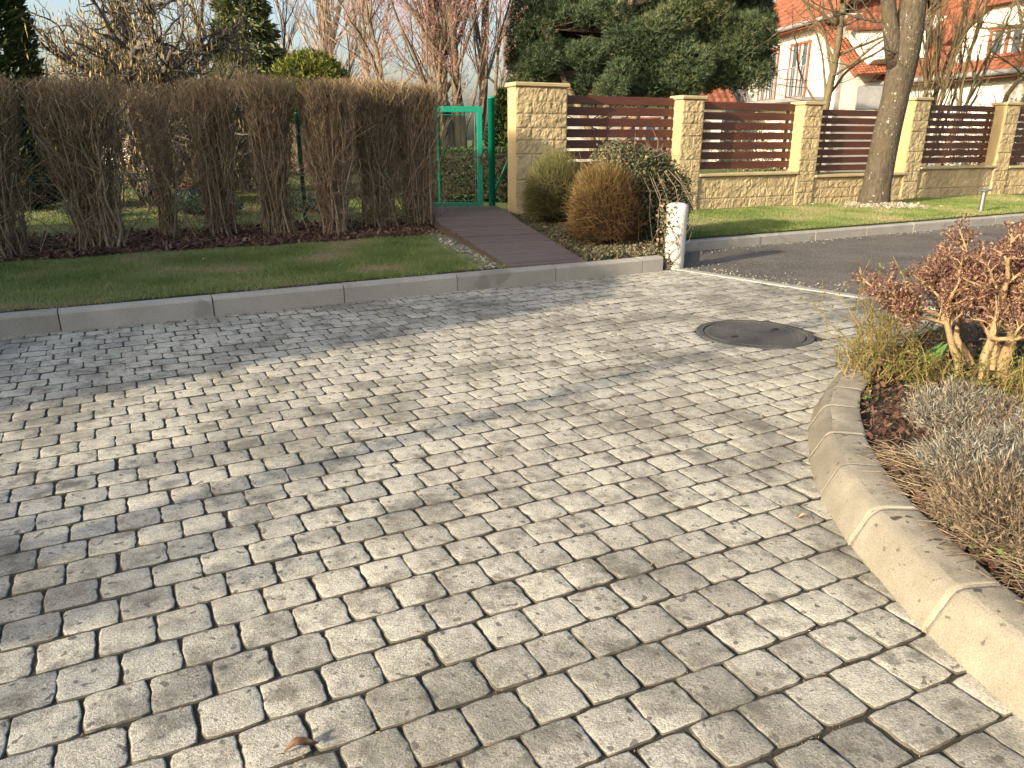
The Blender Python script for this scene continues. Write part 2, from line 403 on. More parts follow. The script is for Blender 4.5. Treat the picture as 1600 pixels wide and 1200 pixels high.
# garden kerb (right): outer bottom polyline
GK = np.array([(2.3, -.9), (1.8, -.1), (1.48, .55), (1.29, 1.0), (1.18, 1.37), (1.125, 1.85), (1.13, 2.2), (1.175, 2.58), (1.295, 3.01), (1.475, 3.41), (1.72, 3.83), (2.06, 4.28), (2.5, 4.72), (3.1, 5.08), (3.9, 5.3), (5.2, 5.4), (9, 5.5)])
def resample(P, n):
    d = np.r_[0, np.cumsum(np.linalg.norm(np.diff(P, axis=0), axis=1))]
    t = np.linspace(0, d[-1], n)
    return np.stack([np.interp(t, d, P[:, k]) for k in range(P.shape[1])], 1), d[-1]
def smooth_poly(P, it=2):
    for _ in range(it):
        Q = [P[0]]
        for a, b in zip(P[:-1], P[1:]): Q += [a * .75 + b * .25, a * .25 + b * .75]
        Q.append(P[-1]); P = np.array(Q)
    return P
GKs, GKL = resample(smooth_poly(GK), 600)
gt = np.gradient(GKs, axis=0); gt /= np.linalg.norm(gt, axis=1)[:, None]
gnrm = np.stack([gt[:, 1], -gt[:, 0]], 1)      # pointing into the bed (right side)
def inside_bed(x, y, off=0.0):
    d = ((x[:, None] - GKs[None, :, 0]) ** 2 + (y[:, None] - GKs[None, :, 1]) ** 2)
    k = d.argmin(1)
    return ((x - GKs[k, 0]) * gnrm[k, 0] + (y - GKs[k, 1]) * gnrm[k, 1]) - off

# ------------------------------------------------------------------ pavers
def pavers():
    PX, PY = .1465, .1425
    MHc, MHr = np.array([1.70, 5.03]), .40
    C = []; ang = []
    for j in range(-14, 46):
        off = (PX * .5 if j % 2 else 0) + rng.normal() * .012
        for i in range(-62, 50):
            C.append((i * PX + off, j * PY))
    C = np.array(C) + rng.normal(size=(len(C), 2)) * .0014
    s = C[:, 0]; t = C[:, 1]
    def warp(s, t):
        k = np.clip((5.9 - t) / 5.0, 0, 1)
        tt = t - s * math.tan(R(3.2)) * k * k + .015 * np.sin(s * 1.1 + t * .7)
        return s, tt
    s2, t2 = warp(s, t)
    X = KD[0] * s2 + KN[0] * t2; Y = KD[1] * s2 + KN[1] * t2
    fl = (X - FL0[0]) * fn[0] + (Y - FL0[1]) * fn[1]
    mh = np.hypot(X - MHc[0], Y - MHc[1])
    keep = (t2 < 6.03) & (t2 > -1.2) & (fl < .0) & (mh > MHr - .02) & (inside_bed(X, Y) < .12) & (X > -5.6)
    s = s[keep]; t = t[keep]; K = len(s)
    n = 28
    a = np.arange(n) * 2 * PI / n + PI / n
    ca, sa = np.cos(a), np.sin(a); p = 7.0
    p = 13.0; rr = (np.abs(ca) ** p + np.abs(sa) ** p) ** (-1 / p)
    bx, by = rr * ca, rr * sa
    hx = .0722 + rng.normal(size=K) * .0008; hy = .0695 + rng.normal(size=K) * .0009
    ex = bx[None] * hx[:, None]; ey = by[None] * hy[:, None]
    # tumbled, wavy ends; straighter long sides
    wav = (rng.random((K, n)) - .5)
    ex = ex + np.abs(bx)[None] ** 3 * (wav * .0038 + .0016 * np.sin(by[None] * 5 + rng.random(K)[:, None] * 6))
    ey = ey + np.abs(by)[None] ** 3 * (rng.random((K, n)) - .5) * .0042
    chip = (rng.random((K, n)) < .025) * rng.random((K, n)) * .05 + (np.abs(bx * by)[None] > .6) * rng.random((K, n)) * .016
    ex = ex * (1 - chip); ey = ey * (1 - chip)
    rot = rng.normal(size=K) * .012
    tiltx = rng.normal(size=K) * .007; tilty = rng.normal(size=K) * .007; dz = rng.normal(size=K) * .0009
    rings = []
    for sc, z in ((1.0, -.05), (1.0, -.0080), (.985, -.0034), (.958, -.0009), (.90, .0), (.45, .0001)):
        lx = ex * sc; ly = ey * sc
        x = lx * np.cos(rot)[:, None] - ly * np.sin(rot)[:, None]; y = lx * np.sin(rot)[:, None] + ly * np.cos(rot)[:, None]
        zz = z + dz[:, None] + tiltx[:, None] * lx + tilty[:, None] * ly + (rng.random((K, n)) - .5) * (.0014 if sc < 1 else 0)
        rings.append(np.stack([s[:, None] + x, t[:, None] + y, zz], -1))
    cen = np.stack([s, t, .0003 + dz], -1)[:, None]
    V = np.concatenate(rings + [cen], 1)          # K, 6n+1, 3
    m = V.shape[1]; V = V.reshape(-1, 3)
    ss, tt = warp(V[:, 0], V[:, 1])
    X = KD[0] * ss + KN[0] * tt; Y = KD[1] * ss + KN[1] * tt
    # cut against the edging and round the manhole
    d = (X - FL0[0]) * fn[0] + (Y - FL0[1]) * fn[1] + .006
    o = np.clip(d, 0, None); X = X - fn[0] * o; Y = Y - fn[1] * o
    rx, ry = X - MHc[0], Y - MHc[1]; rd = np.hypot(rx, ry) + 1e-9
    f = np.where(rd < MHr, MHr / rd, 1.0); X = MHc[0] + rx * f; Y = MHc[1] + ry * f
    V = np.stack([X, Y, V[:, 2]], -1)
    base = (np.arange(K) * m)[:, None]; Q = []
    for k in range(5):
        j = np.arange(n); j2 = (j + 1) % n
        q = np.stack([k * n + j, k * n + j2, (k + 1) * n + j2, (k + 1) * n + j], -1)
        Q.append((base[:, :, None] + q[None]).reshape(-1, 4))
    j = np.arange(n); tr = np.stack([5 * n + j, 5 * n + (j + 1) % n, np.full(n, 6 * n)], -1)
    T = (base[:, :, None] + tr[None]).reshape(-1, 3)
    patch = fbm(s * .8 + 40, t * .8 + 40, 3)
    rnd = np.clip(rng.normal(size=K) * .15 + .52 + (patch - .45) * .9, 0.02, 1)
    mb = MB(); mb.add(V, np.concatenate(Q), T, np.repeat(rnd, m))
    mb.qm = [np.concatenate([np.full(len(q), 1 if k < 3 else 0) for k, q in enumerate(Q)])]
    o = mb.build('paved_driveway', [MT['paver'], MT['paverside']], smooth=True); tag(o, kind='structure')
pavers()

# moss and grit in the joints of the paving: small tufts
def joint_moss():
    mb = MB(); n = 5600
    s = rng.uniform(-4, 4.5, n); j = rng.integers(0, 42, n); t = j * .1425 + .071
    k = np.clip((5.9 - t) / 5.0, 0, 1); t = t - s * math.tan(R(3.2)) * k * k + .015 * np.sin(s * 1.1 + t * .7)
    P = np.outer(s, KD) + np.outer(t, KN)
    dens = fbm(P[:, 0] * .9 + 9, P[:, 1] * .9, 3)
    ok = (dens > .41) & (inside_bed(P[:, 0], P[:, 1]) < -.02) & (((P - FL0) @ fn) < -.1)& (np.hypot(P[:, 0]-1.7, P[:, 1]-5.03) > .45)
    P = P[ok]; n = len(P)
    rep = 7; B = np.repeat(np.c_[P, np.full(n, -.008)], rep, 0) + np.c_[rng.normal(size=(n * rep, 2)) * .012, np.zeros(n * rep)]
    Tp = B + np.c_[rng.normal(size=(n * rep, 2)) * .004, rng.uniform(.004, .010, n * rep)]
    W = rv(n * rep) * .003; W[:, 2] = 0
    mb.blades(B, Tp, W)
    o = mb.build('joint_moss', MT['cover']); tag(o, 'dull moss and grit in the joints of the paving', 'moss', kind='stuff')
joint_moss()

# ------------------------------------------------------------------ kerbs
def stone_prism(mb, A, B, prof, rnd=.5, m=0, mtop=None):
    """extrude a profile (offset along inward normal, z) from A to B (2-D)"""
    A = np.asarray(A, float); B = np.asarray(B, float); d = (B - A) / np.linalg.norm(B - A); nr = np.array([-d[1], d[0]])
    V = []
    for P in (A, A + (B - A) * .5, B):
        for (o, z) in prof: V.append([P[0] + nr[0] * o, P[1] + nr[1] * o, z])
    k = len(prof); Q = []; T = []
    for r_ in (0, 1):
        for i in range(k - 1):
            Q.append([r_ * k + i, (r_ + 1) * k + i, (r_ + 1) * k + i + 1, r_ * k + i + 1])
    for i in range(1, k - 1): T.append([0, i, i + 1]); T.append([2 * k, 2 * k + i + 1, 2 * k + i])
    mb.add(V, Q, T, rnd, m)
def kerb_run(name, joints, t, prof, mat, gap=.004):
    root = bpy.data.objects.new(name, None); COL.objects.link(root); tag(root, kind='structure'); ORG[root.name] = (0, 0, 0)
    for a, b in zip(joints[:-1], joints[1:]):
        mb = MB(); w = rng.normal() * .003; h = rng.normal() * .0015
        stone_prism(mb, st(a + gap, t + w)[:2], st(b - gap, t + w + rng.normal() * .002)[:2], [(o, z + h) for o, z in prof], rng.random())
        mb.build('kerb_stone', mat, root)
    return root
KP = [(0, -.06), (0, .125), (.012, .142), (.028, .15), (.105, .15), (.12, .142), (.12, -.06)]
kerb_run('lawn_kerb', [-.43 + 1.02 * k for k in range(-7, 6)] + [4.94], 5.98, KP, MT['kerb'])
KP2 = [(0, -.06), (0, .10), (.012, .115), (.025, .12), (.105, .12), (.12, .11), (.12, -.06)]
kerb_run('road_kerb', [5.25 + 1.02 * k for k in range(0, 22)], 6.95, KP2, MT['kerb'])
# flush edging
mb = MB()
for k in range(5):
    A = FL0 - fdir * .12 + fdir * k * 1.0; B = A + fdir * .992
    stone_prism(mb, A, B, [(.0, -.05), (0, .004), (.006, .008), (.094, .008), (.10, .004), (.10, -.05)], rng.random())
tag(mb.build('flush_edging', MT['kerb']), kind='structure')
# garden kerb: bevelled stones on the curve with pale mortar in the joints
def garden_kerb():
    root = bpy.data.objects.new('garden_kerb', None); COL.objects.link(root); tag(root, kind='structure'); ORG[root.name] = (0, 0, 0)
    L = GKL; pos = 0.25; cuts = [pos]
    arc0 = np.interp(1.37, GKs[:260, 1], np.linspace(0, L, 600)[:260])
    c = arc0 - .16 - .52 * 4
    cuts = []
    lens = [.52] * 5 + [.46, .36, .34, .36, .30, .32, .34, .34, .4, .4, .5, .6, .8, 1, 1, 1]
    for l_ in lens:
        cuts.append(c); c += l_
    tt = np.linspace(0, L, 600)
    def at(a): return np.array([np.interp(a, tt, GKs[:, 0]), np.interp(a, tt, GKs[:, 1])]), np.array([np.interp(a, tt, gnrm[:, 0]), np.interp(a, tt, gnrm[:, 1])])
    prof = [(0, -.06), (.002, .02), (.044, .112), (.052, .126), (.064, .137), (.080, .1435), (.100, .146), (.190, .147), (.203, .141), (.208, -.06)]
    fracs = np.array([0, .003, .03, .25, .5, .75, .97, .997, 1.0])
    for i, (a, b) in enumerate(zip(cuts[:-1], cuts[1:])):
        if a < 0: continue
        a += .006; b -= .006
        V = []; k = len(prof); dz = rng.normal() * .002; do = rng.normal() * .003
        for f in fracs:
            p0, n0 = at(a); p1, n1 = at(b)
            P = p0 + (p1 - p0) * f; N = n0 + (n1 - n0) * f; N /= np.linalg.norm(N)
            e = .005 if f in (0, 1) else 0
            for (o, z) in prof:
                jx = (rng.random() - .5) * .005
                o2 = o + do + (e if o < .1 else -e) + jx; V.append([P[0] + N[0] * o2, P[1] + N[1] * o2, z + dz - (e if z > .03 else 0) + (rng.random() - .5) * .002])
        Q1 = []; Q2 = []; m = len(fracs)
        for r_ in range(m - 1):
            for j in range(k - 1):
                q = [r_ * k + j, r_ * k + j + 1, (r_ + 1) * k + j + 1, (r_ + 1) * k + j]
                (Q2 if 5 <= j <= 7 else Q1).append(q)
        T = []
        for j in range(1, k - 1): T += [[0, j + 1, j], [(m - 1) * k, (m - 1) * k + j, (m - 1) * k + j + 1]]
        mb = MB(); V = np.array(V)
        mb.add(V, Q1, T, (1.0 if i < 7 else .35) - .25 * rng.random(), 0); mb.add(V, Q2, None, rng.random(), 1)
        mb.build('kerb_stone', [MT['kerb2'], MT['kerbtop']], root, smooth=True)
        # mortar joint
        mb = MB(); V = []
        aa = b + .006
        for f in (-.0068, .0068):
            P, N = at(aa + f)
            for (o, z) in prof[1:-1]:
                o2 = o + .004; V.append([P[0] + N[0] * o2, P[1] + N[1] * o2, z - .003])
        k2 = len(prof) - 2
        mb.add(V, [[j, j + 1, k2 + j + 1, k2 + j] for j in range(k2 - 1)])
        mb.build('mortar_joint', MT['mortar'], root)
garden_kerb()

# garden bed soil on the right
def bed():
    inner = GKs + gnrm * .17
    k0 = 40; n = len(inner)
    mb = MB(); rows = 26; V = []
    offs = np.linspace(0, 1, rows) ** 1.2
    far = np.c_[np.full(n, 9.0), np.linspace(-1, 5.6, n)]
    idx = np.arange(0, n, 4)
    for o in offs:
        P = inner[idx] * (1 - o) + far[idx] * o
        d = np.linalg.norm(P - inner[idx], axis=1)
        z = .10 + .05 * np.clip(d / .6, 0, 1) + .035 * (fbm(P[:, 0] * 6, P[:, 1] * 6, 3) - .45)
        V.append(np.c_[P, z])
    m = len(idx); V = np.concatenate(V)
    Q = [[r_ * m + j, r_ * m + j + 1, (r_ + 1) * m + j + 1, (r_ + 1) * m + j] for r_ in range(rows - 1) for j in range(m - 1)]
    mb.add(V, Q); tag(mb.build('garden_bed', MT['soil'], smooth=True), kind='structure')
bed()

# garden ground behind the kerbs
GZ = .125
sheet('garden_ground', [st(-60, 6.09)[:2], st(4.96, 6.09)[:2], st(4.96, 7.06)[:2], st(80, 7.06)[:2], st(160, 300)[:2], st(-200, 300)[:2]], GZ, MT['gardenground'])
sheet('lawn_edge', [st(-9, 6.10)[:2], st(3.3, 6.10)[:2], st(3.3, 6.24)[:2], st(-9, 6.24)[:2]], GZ + .006, MT['soil'])
sheet('verge_lawn', [st(-9, 6.22)[:2], st(3.32, 6.22)[:2], st(3.72, 8.85)[:2], st(3.0, 8.85)[:2], st(-9, 8.75)[:2]], GZ + .012, MT['lawnbase'])
sheet('road_verge', [st(5.0, 7.09)[:2], st(60, 7.09)[:2], st(60, 9.9)[:2], st(12, 9.75)[:2], st(5.0, 9.9)[:2]], GZ + .008, MT['lawnbase'])
sheet('mulch_bed', [st(-9, 8.75)[:2], st(3.0, 8.85)[:2], st(4.15, 8.85)[:2], st(4.3, 11.0)[:2], st(-9, 11.0)[:2]], GZ + .008, MT['soil'])
sheet('shrub_bed', [st(4.5, 6.1)[:2], st(5.2, 6.1)[:2], st(6.2, 7.2)[:2], st(6.9, 9.8)[:2], st(5.3, 11.0)[:2], st(4.9, 8.85)[:2]], GZ + .01, MT['soil'])

def grass(name, label, sr, tr, n, hmin, hmax, edge=None, seed=0, z=GZ + .012, shape=None, cull=None):
    s = rng.uniform(sr[0], sr[1], n); t = rng.uniform(tr[0], tr[1], n)
    P = np.outer(s, KD) + np.outer(t, KN)
    if shape is not None:
        ok = shape(s, t); P = P[ok]; s = s[ok]; t = t[ok]
    n = len(P)
    pat = fbm(P[:, 0] * 1.6 + 7, P[:, 1] * 1.6 + 3, 4)
    h = rng.uniform(hmin, hmax, n) * (.7 + .8 * pat)
    B = np.c_[P, np.full(n, z - .004)]
    lean = rng.normal(size=(n, 2)) * h[:, None] * .55
    Tp = B + np.c_[lean, h]
    W = np.c_[rng.normal(size=(n, 2)), np.zeros(n)]; W = unit(W) * rng.uniform(.0025, .0045, n)[:, None]
    rnd = np.clip(rng.normal(size=n) * .17 + .38 + (.50 - pat) * 2.2, 0, 1)
    if edge is not None:
        e = edge(s, t); rnd = np.clip(rnd + e * rng.random(n), 0, 1)
    mb = MB(); mb.blades(B, Tp, W, rnd); tag(mb.build(name, MT['grass']), label, 'grass', kind='stuff')
lawnshape = lambda s, t: (s < 3.37 + (t - 6.12) * .146 - .03) & (t < 8.72 + .05 * np.sin(s * 3) + .04*np.sin(s*7.3)) & (t > 6.20 + .02 * np.sin(s * 5) + .02 * np.sin(s * 17))
grass('lawn_grass', 'short patchy grass of the shaded strip behind the long kerb', (-4.6, 4.0), (6.13, 8.8), 230000, .018, .042, lambda s, t: np.clip((6.36 - t) * 2.6, 0, .55) , shape=lawnshape)
grass('verge_grass', 'short sunny grass strip in front of the yellow block wall', (5.2, 17), (7.1, 9.7), 170000, .015, .04)
grass('garden_grass', 'sunlit lawn of the garden behind the bare hedge', (-6, 5), (12.2, 19), 60000, .03, .06, z=GZ)

def grit():
    def edge(n):
        f = rng.random(n); o = np.abs(rng.normal(size=n)) * .25 + .02
        return a0 + np.outer(f * 3.2, fdir) + np.outer(o, fn)
    def gutter(n):
        s = rng.uniform(5.4, 16, n); t = 6.93 - np.abs(rng.normal(size=n)) * .09 - .012
        return np.outer(s, KD) + np.outer(t, KN)
    globals()['_grit'] = (edge, gutter)
grit()
# mulch under the hedge
def chips(name, label, cat, mat, n, sampler, zf, lo, hi, wlo=.3, whi=.6, flat=.35, thick=.004):
    P = sampler(n); n = len(P)
    U = rv(n); U[:, 2] *= flat; U = unit(U) * rng.uniform(lo, hi, n)[:, None]
    W = np.cross(U, np.array([0, 0, 1.]) + rv(n) * .35); W = unit(W) * (np.linalg.norm(U, axis=1) * rng.uniform(wlo, whi, n))[:, None]
    C = np.c_[P, zf(P) + np.abs(U[:, 2]) * .8]
    mb = MB(); N = unit(np.cross(U, W)) * thick
    V = np.stack([C - U - W, C + U - W * .7, C + U * .8 + W, C - U * .7 + W * .8], 1); V2 = V - N[:, None] * 2
    VV = np.concatenate([V, V2], 1).reshape(-1, 3); b = np.arange(n)[:, None] * 8
    Q = np.concatenate([b + np.array([q]) for q in ([0, 1, 2, 3], [4, 7, 6, 5], [0, 4, 5, 1], [1, 5, 6, 2], [2, 6, 7, 3], [3, 7, 4, 0])])
    mb.add(VV, Q, rnd=np.repeat(rng.random(n), 8)); return tag(mb.build(name, mat), label, cat, kind='stuff')
def samp_st(s0, s1, t0, t1, shape=None):
    def f(n):
        s = rng.uniform(s0, s1, n); t = rng.uniform(t0, t1, n)
        if shape is not None: k = shape(s, t); s = s[k]; t = t[k]
        return np.outer(s, KD) + np.outer(t, KN)
    return f
chips('bark_mulch', 'reddish brown bark mulch under the bare clipped hedge', 'mulch', MT['mulch'], 9000, samp_st(-4, 4.2, 8.68, 10.8, lambda s, t: t > 8.72 + .07 * np.sin(s * 3) + .04 * np.sin(s * 7.3)), lambda P: GZ + .012 + .05 * fbm(P[:, 0] * 3, P[:, 1] * 3, 2), .015, .05, .25, .55, .5)

chips('road_grit', 'loose grit along the edge of the asphalt', 'grit', MT['gravel'], 900, lambda n: np.vstack([_grit[0](n // 2), _grit[1](n // 2)]), lambda P: np.full(len(P), -.002), .003, .009, .6, .95, .5, .003)
def debris_samp(n):
    s = rng.uniform(-2.5, 4.5, n); j = rng.integers(0, 41, n); t = j * .1425 + .071 + rng.normal(size=n) * .016
    k = np.clip((5.9 - t) / 5.0, 0, 1); t = t - s * math.tan(R(3.2)) * k * k + .015 * np.sin(s * 1.1 + t * .7)
    P = np.outer(s, KD) + np.outer(t, KN); ok = (inside_bed(P[:, 0], P[:, 1]) < -.03) & (((P - FL0) @ fn) < -.1)
    return P[ok]
chips('paving_debris', 'dry bud scales and crumbs of leaf scattered on the paving', 'debris', MT['drybits'], 420, debris_samp, lambda P: np.full(len(P), .001), .002, .006, .25, .6, .4, .0006)
# ------------------------------------------------------------------ boardwalk
def boardwalk():
    base = np.array([-.1, 9.6, GZ])
    root = thing('boardwalk', base, 'dark brown plank boardwalk running from the kerb up to the green gate', 'boardwalk')
    L0, R0 = np.array([-.02, 6.93]), np.array([.70, 7.27])
    L1, R1 = np.array([-1.30, 11.75]), np.array([-.28, 12.02])
    Lm, Rm = np.array([-.98, 9.9]), np.array([.06, 10.15])
    def edge(f):
        if f < .6: k = f / .6; return L0 + (Lm - L0) * k, R0 + (Rm - R0) * k
        k = (f - .6) / .4; return Lm + (L1 - Lm) * k, Rm + (R1 - Rm) * k
    def zed(f): return .158 + .10 * min(1, f / .62) + (.03 * min(1, max(0, (f - .62) / .1)))
    N = 44
    mb = MB()
    for i in range(N):
        f0 = i / N; f1 = (i + .93) / N
        a, b = edge(f0); c, d = edge(f1); j = rng.normal(size=4) * .006
        z0 = zed(f0) + rng.normal() * .002; z1 = zed(f1) + rng.normal() * .002
        ux = unit(b - a)
        P = [np.r_[a - ux * j[0], z0], np.r_[b + ux * j[1], z0], np.r_[d + ux * j[1], z1], np.r_[c - ux * j[0], z1]]
        V = P + [p - np.array([0, 0, .028]) for p in P]
        mb.add(V, [[0, 1, 2, 3], [7, 6, 5, 4], [0, 4, 5, 1], [1, 5, 6, 2], [2, 6, 7, 3], [3, 7, 4, 0]], rnd=rng.random())
    mb.build('planks', MT['board'], root)
    for side in (0, 1):
        mb = MB(); P = []
        for i in range(13):
            f = i / 12; e = edge(f)[side]; o = edge(f)[1 - side]; w = unit(e - o)
            P.append((e + w * .0, e + w * .03, zed(f)))
        V = []; Q = []
        for (e0, e1, z) in P: V += [np.r_[e0, z - .03], np.r_[e1, z - .004], np.r_[e1, z - .12], np.r_[e0, z - .12]]
        V = [np.r_[v[:2], v[2]] for v in V]
        for i in range(12):
            for k in range(4):
                q = [i * 4 + k, (i + 1) * 4 + k, (i + 1) * 4 + (k + 1) % 4, i * 4 + (k + 1) % 4]; Q.append(q if side else q[::-1])
        Q += [[0, 1, 2, 3], [48, 51, 50, 49]]
        mb.add(V, Q, rnd=.2); mb.build('side_board', MT['board'], root)
boardwalk()
# gravel strip with concrete edging between lawn and boardwalk
def gravel_samp(n):
    f = rng.random(n); w = rng.random(n)
    A = np.array([-.12, 6.98]); B = np.array([-1.06, 10.0]); C = np.array([-.24, 6.92]); D = np.array([-1.20, 9.8])
    a = A + (B - A) * f[:, None]; c = C + (D - C) * f[:, None]
    return a + (c - a) * w[:, None]
chips('gravel_strip', 'pale pebbles beside the boardwalk', 'gravel', MT['gravel'], 1500, gravel_samp, lambda P: np.full(len(P), GZ + .012), .012, .026, .6, .95, .5)
mb = MB(); stone_prism(mb, (-.27, 6.90), (-1.23, 9.77), [(0, 0), (0, .148), (.035, .148), (.035, 0)][::1], .5)
tag(mb.build('lawn_edging', MT['kerb']), kind='structure')

# ------------------------------------------------------------------ vegetation generators
def grow(mb, tw, p, d, L, r, depth, P, ends=None):
    """recursive branch; adds tubes to mb, collects twig sticks in tw"""
    n = max(3, int(L / P['step'])); pts = [np.array(p, float)]; d = unit(np.array(d, float)); rad = [r]
    r1 = r * P.get('taper', .45)
    kids = []
    for i in range(n):
        d = unit(d + rng.normal(size=3) * P['wig'] + np.array([0, 0, P['up']]))
        pts.append(pts[-1] + d * L / n); f = (i + 1) / n; rad.append(r + (r1 - r) * f)
        if f >= P.get('start', .3) if depth == 0 else f > .15: kids.append((pts[-1].copy(), d.copy(), rad[-1], f))
    if r > P['rmin']:
        mb.tube(pts, rad, 7 if r > .03 else (5 if r > .012 else 4), cap=r > .03)
    else:
        for a, b in zip(pts[:-1], pts[1:]): tw.append((a, b, r, r * .8))
    if depth >= P['depth']:
        if ends is not None: ends.append((pts[-1], d)); ends.append((pts[len(pts) // 2], d))
        return
    nb = P['nb'][depth]
    for k in range(nb):
        q, dd, rr, f = kids[int(len(kids) * (k + rng.random()) / nb) % len(kids)]
        ax = unit(np.cross(dd, rng.normal(size=3))); an = R(P['ang'] + rng.normal() * 12)
        nd = dd * math.cos(an) + ax * math.sin(an); nd[2] += P.get('lift', .0)
        grow(mb, tw, q, nd, L * P['lr'] * (1.15 - .5 * f) * rng.uniform(.7, 1.25), min(rr * .8, r * P['rr']), depth + 1, P, ends)
    grow(mb, tw, pts[-1], d, L * P['lr'] * .9, r1, depth + 1, P, ends)
def flush_twigs(tw, mb):
    if tw:
        A = np.array([t[0] for t in tw]); B = np.array([t[1] for t in tw])
        mb.sticks(A, B, np.maximum([t[2] for t in tw], .0028), np.maximum([t[3] for t in tw], .0022))
def bare_tree(base, stems, P, bark, twmat, label, name='bare_tree', cat='tree', group=None, buds=None, budn=2, budsize=.03, rscale=1):
    root = thing(name, base, label, cat, group)
    mb = MB(); tw = []; ends = []
    for (dp, d, L, r) in stems:
        grow(mb, tw, np.asarray(base) + np.asarray(dp), d, L, r, 0, P, ends)
    t = MB()
    if len(tw) < 700:
        flush_twigs(tw, mb); tw = []
    flush_twigs(tw, t); mb.build('trunk', bark, root, smooth=True)
    if t.n: t.build('crown', twmat, root)
    if buds is not None and ends:
        C = np.array([e[0] for e in ends])
        if budn < 1: C = C[rng.random(len(C)) < budn]
        C = np.repeat(C, max(1, int(budn)), 0); n = len(C)
        C = C + rng.normal(size=(n, 3)) * budsize * 3
        U = rv(n) * budsize; 
        if buds is MT['catkin']: U = np.c_[rng.normal(size=(n, 2)) * .1, -np.ones(n)] * budsize * rng.uniform(.6, 1.4, n)[:, None]
        W = unit(np.cross(U, rv(n))) * budsize * (.22 if buds is MT['catkin'] else .5)
        b = MB(); b.leaves(C, U, W); b.build('catkins' if buds is MT['catkin'] else 'buds', buds, root)
    return root

def at(u, v, dep):
    """world point seen at photo pixel (u, v) at depth dep in front of the lens"""
    p = R(18.4); x = (u - 800) / 1155 * dep; y = -(v - 600) / 1155 * dep
    return np.array([x, math.cos(p) * dep + y * math.sin(p), 1.3 - math.sin(p) * dep + y * math.cos(p)])

# ------------------------------------------------------------------ clipped bare hedge: each shrub a thing
HT = 1.87
hs = [(-2.6, 9.25, 'far left, cut off by the edge of the photo'), (-1.75, 9.2, ''), (-1.0, 9.22, ''), (-.15, 9.32, ''), (.62, 9.95, ''), (1.2, 9.9, ''), (1.85, 9.75, ''), (2.5, 9.45, ''), (3.2, 9.75, ''), (3.76, 9.85, '')]
hl = ['bare brown clipped hedge shrub outside the left edge of the view',
      'bare brown clipped hedge shrub just past the left edge beside the lawn',
      'bare brown clipped hedge shrub leftmost in view beside a dark gap',
      'bare hedge shrub nearest the lawn on the left with many stems rising from one clump',
      'thin hedge shrub set back where garden toys show through its stems',
      'set back hedge shrub with yellow green mossy stems right of the see-through gap',
      'bare hedge shrub in the middle of the row standing left of a green fence post',
      'bare hedge shrub with a thick pale stem clump just right of the tall green post',
      'bare hedge shrub second from the green gate along the clipped row',
      'last bare hedge shrub of the row beside the green gate']
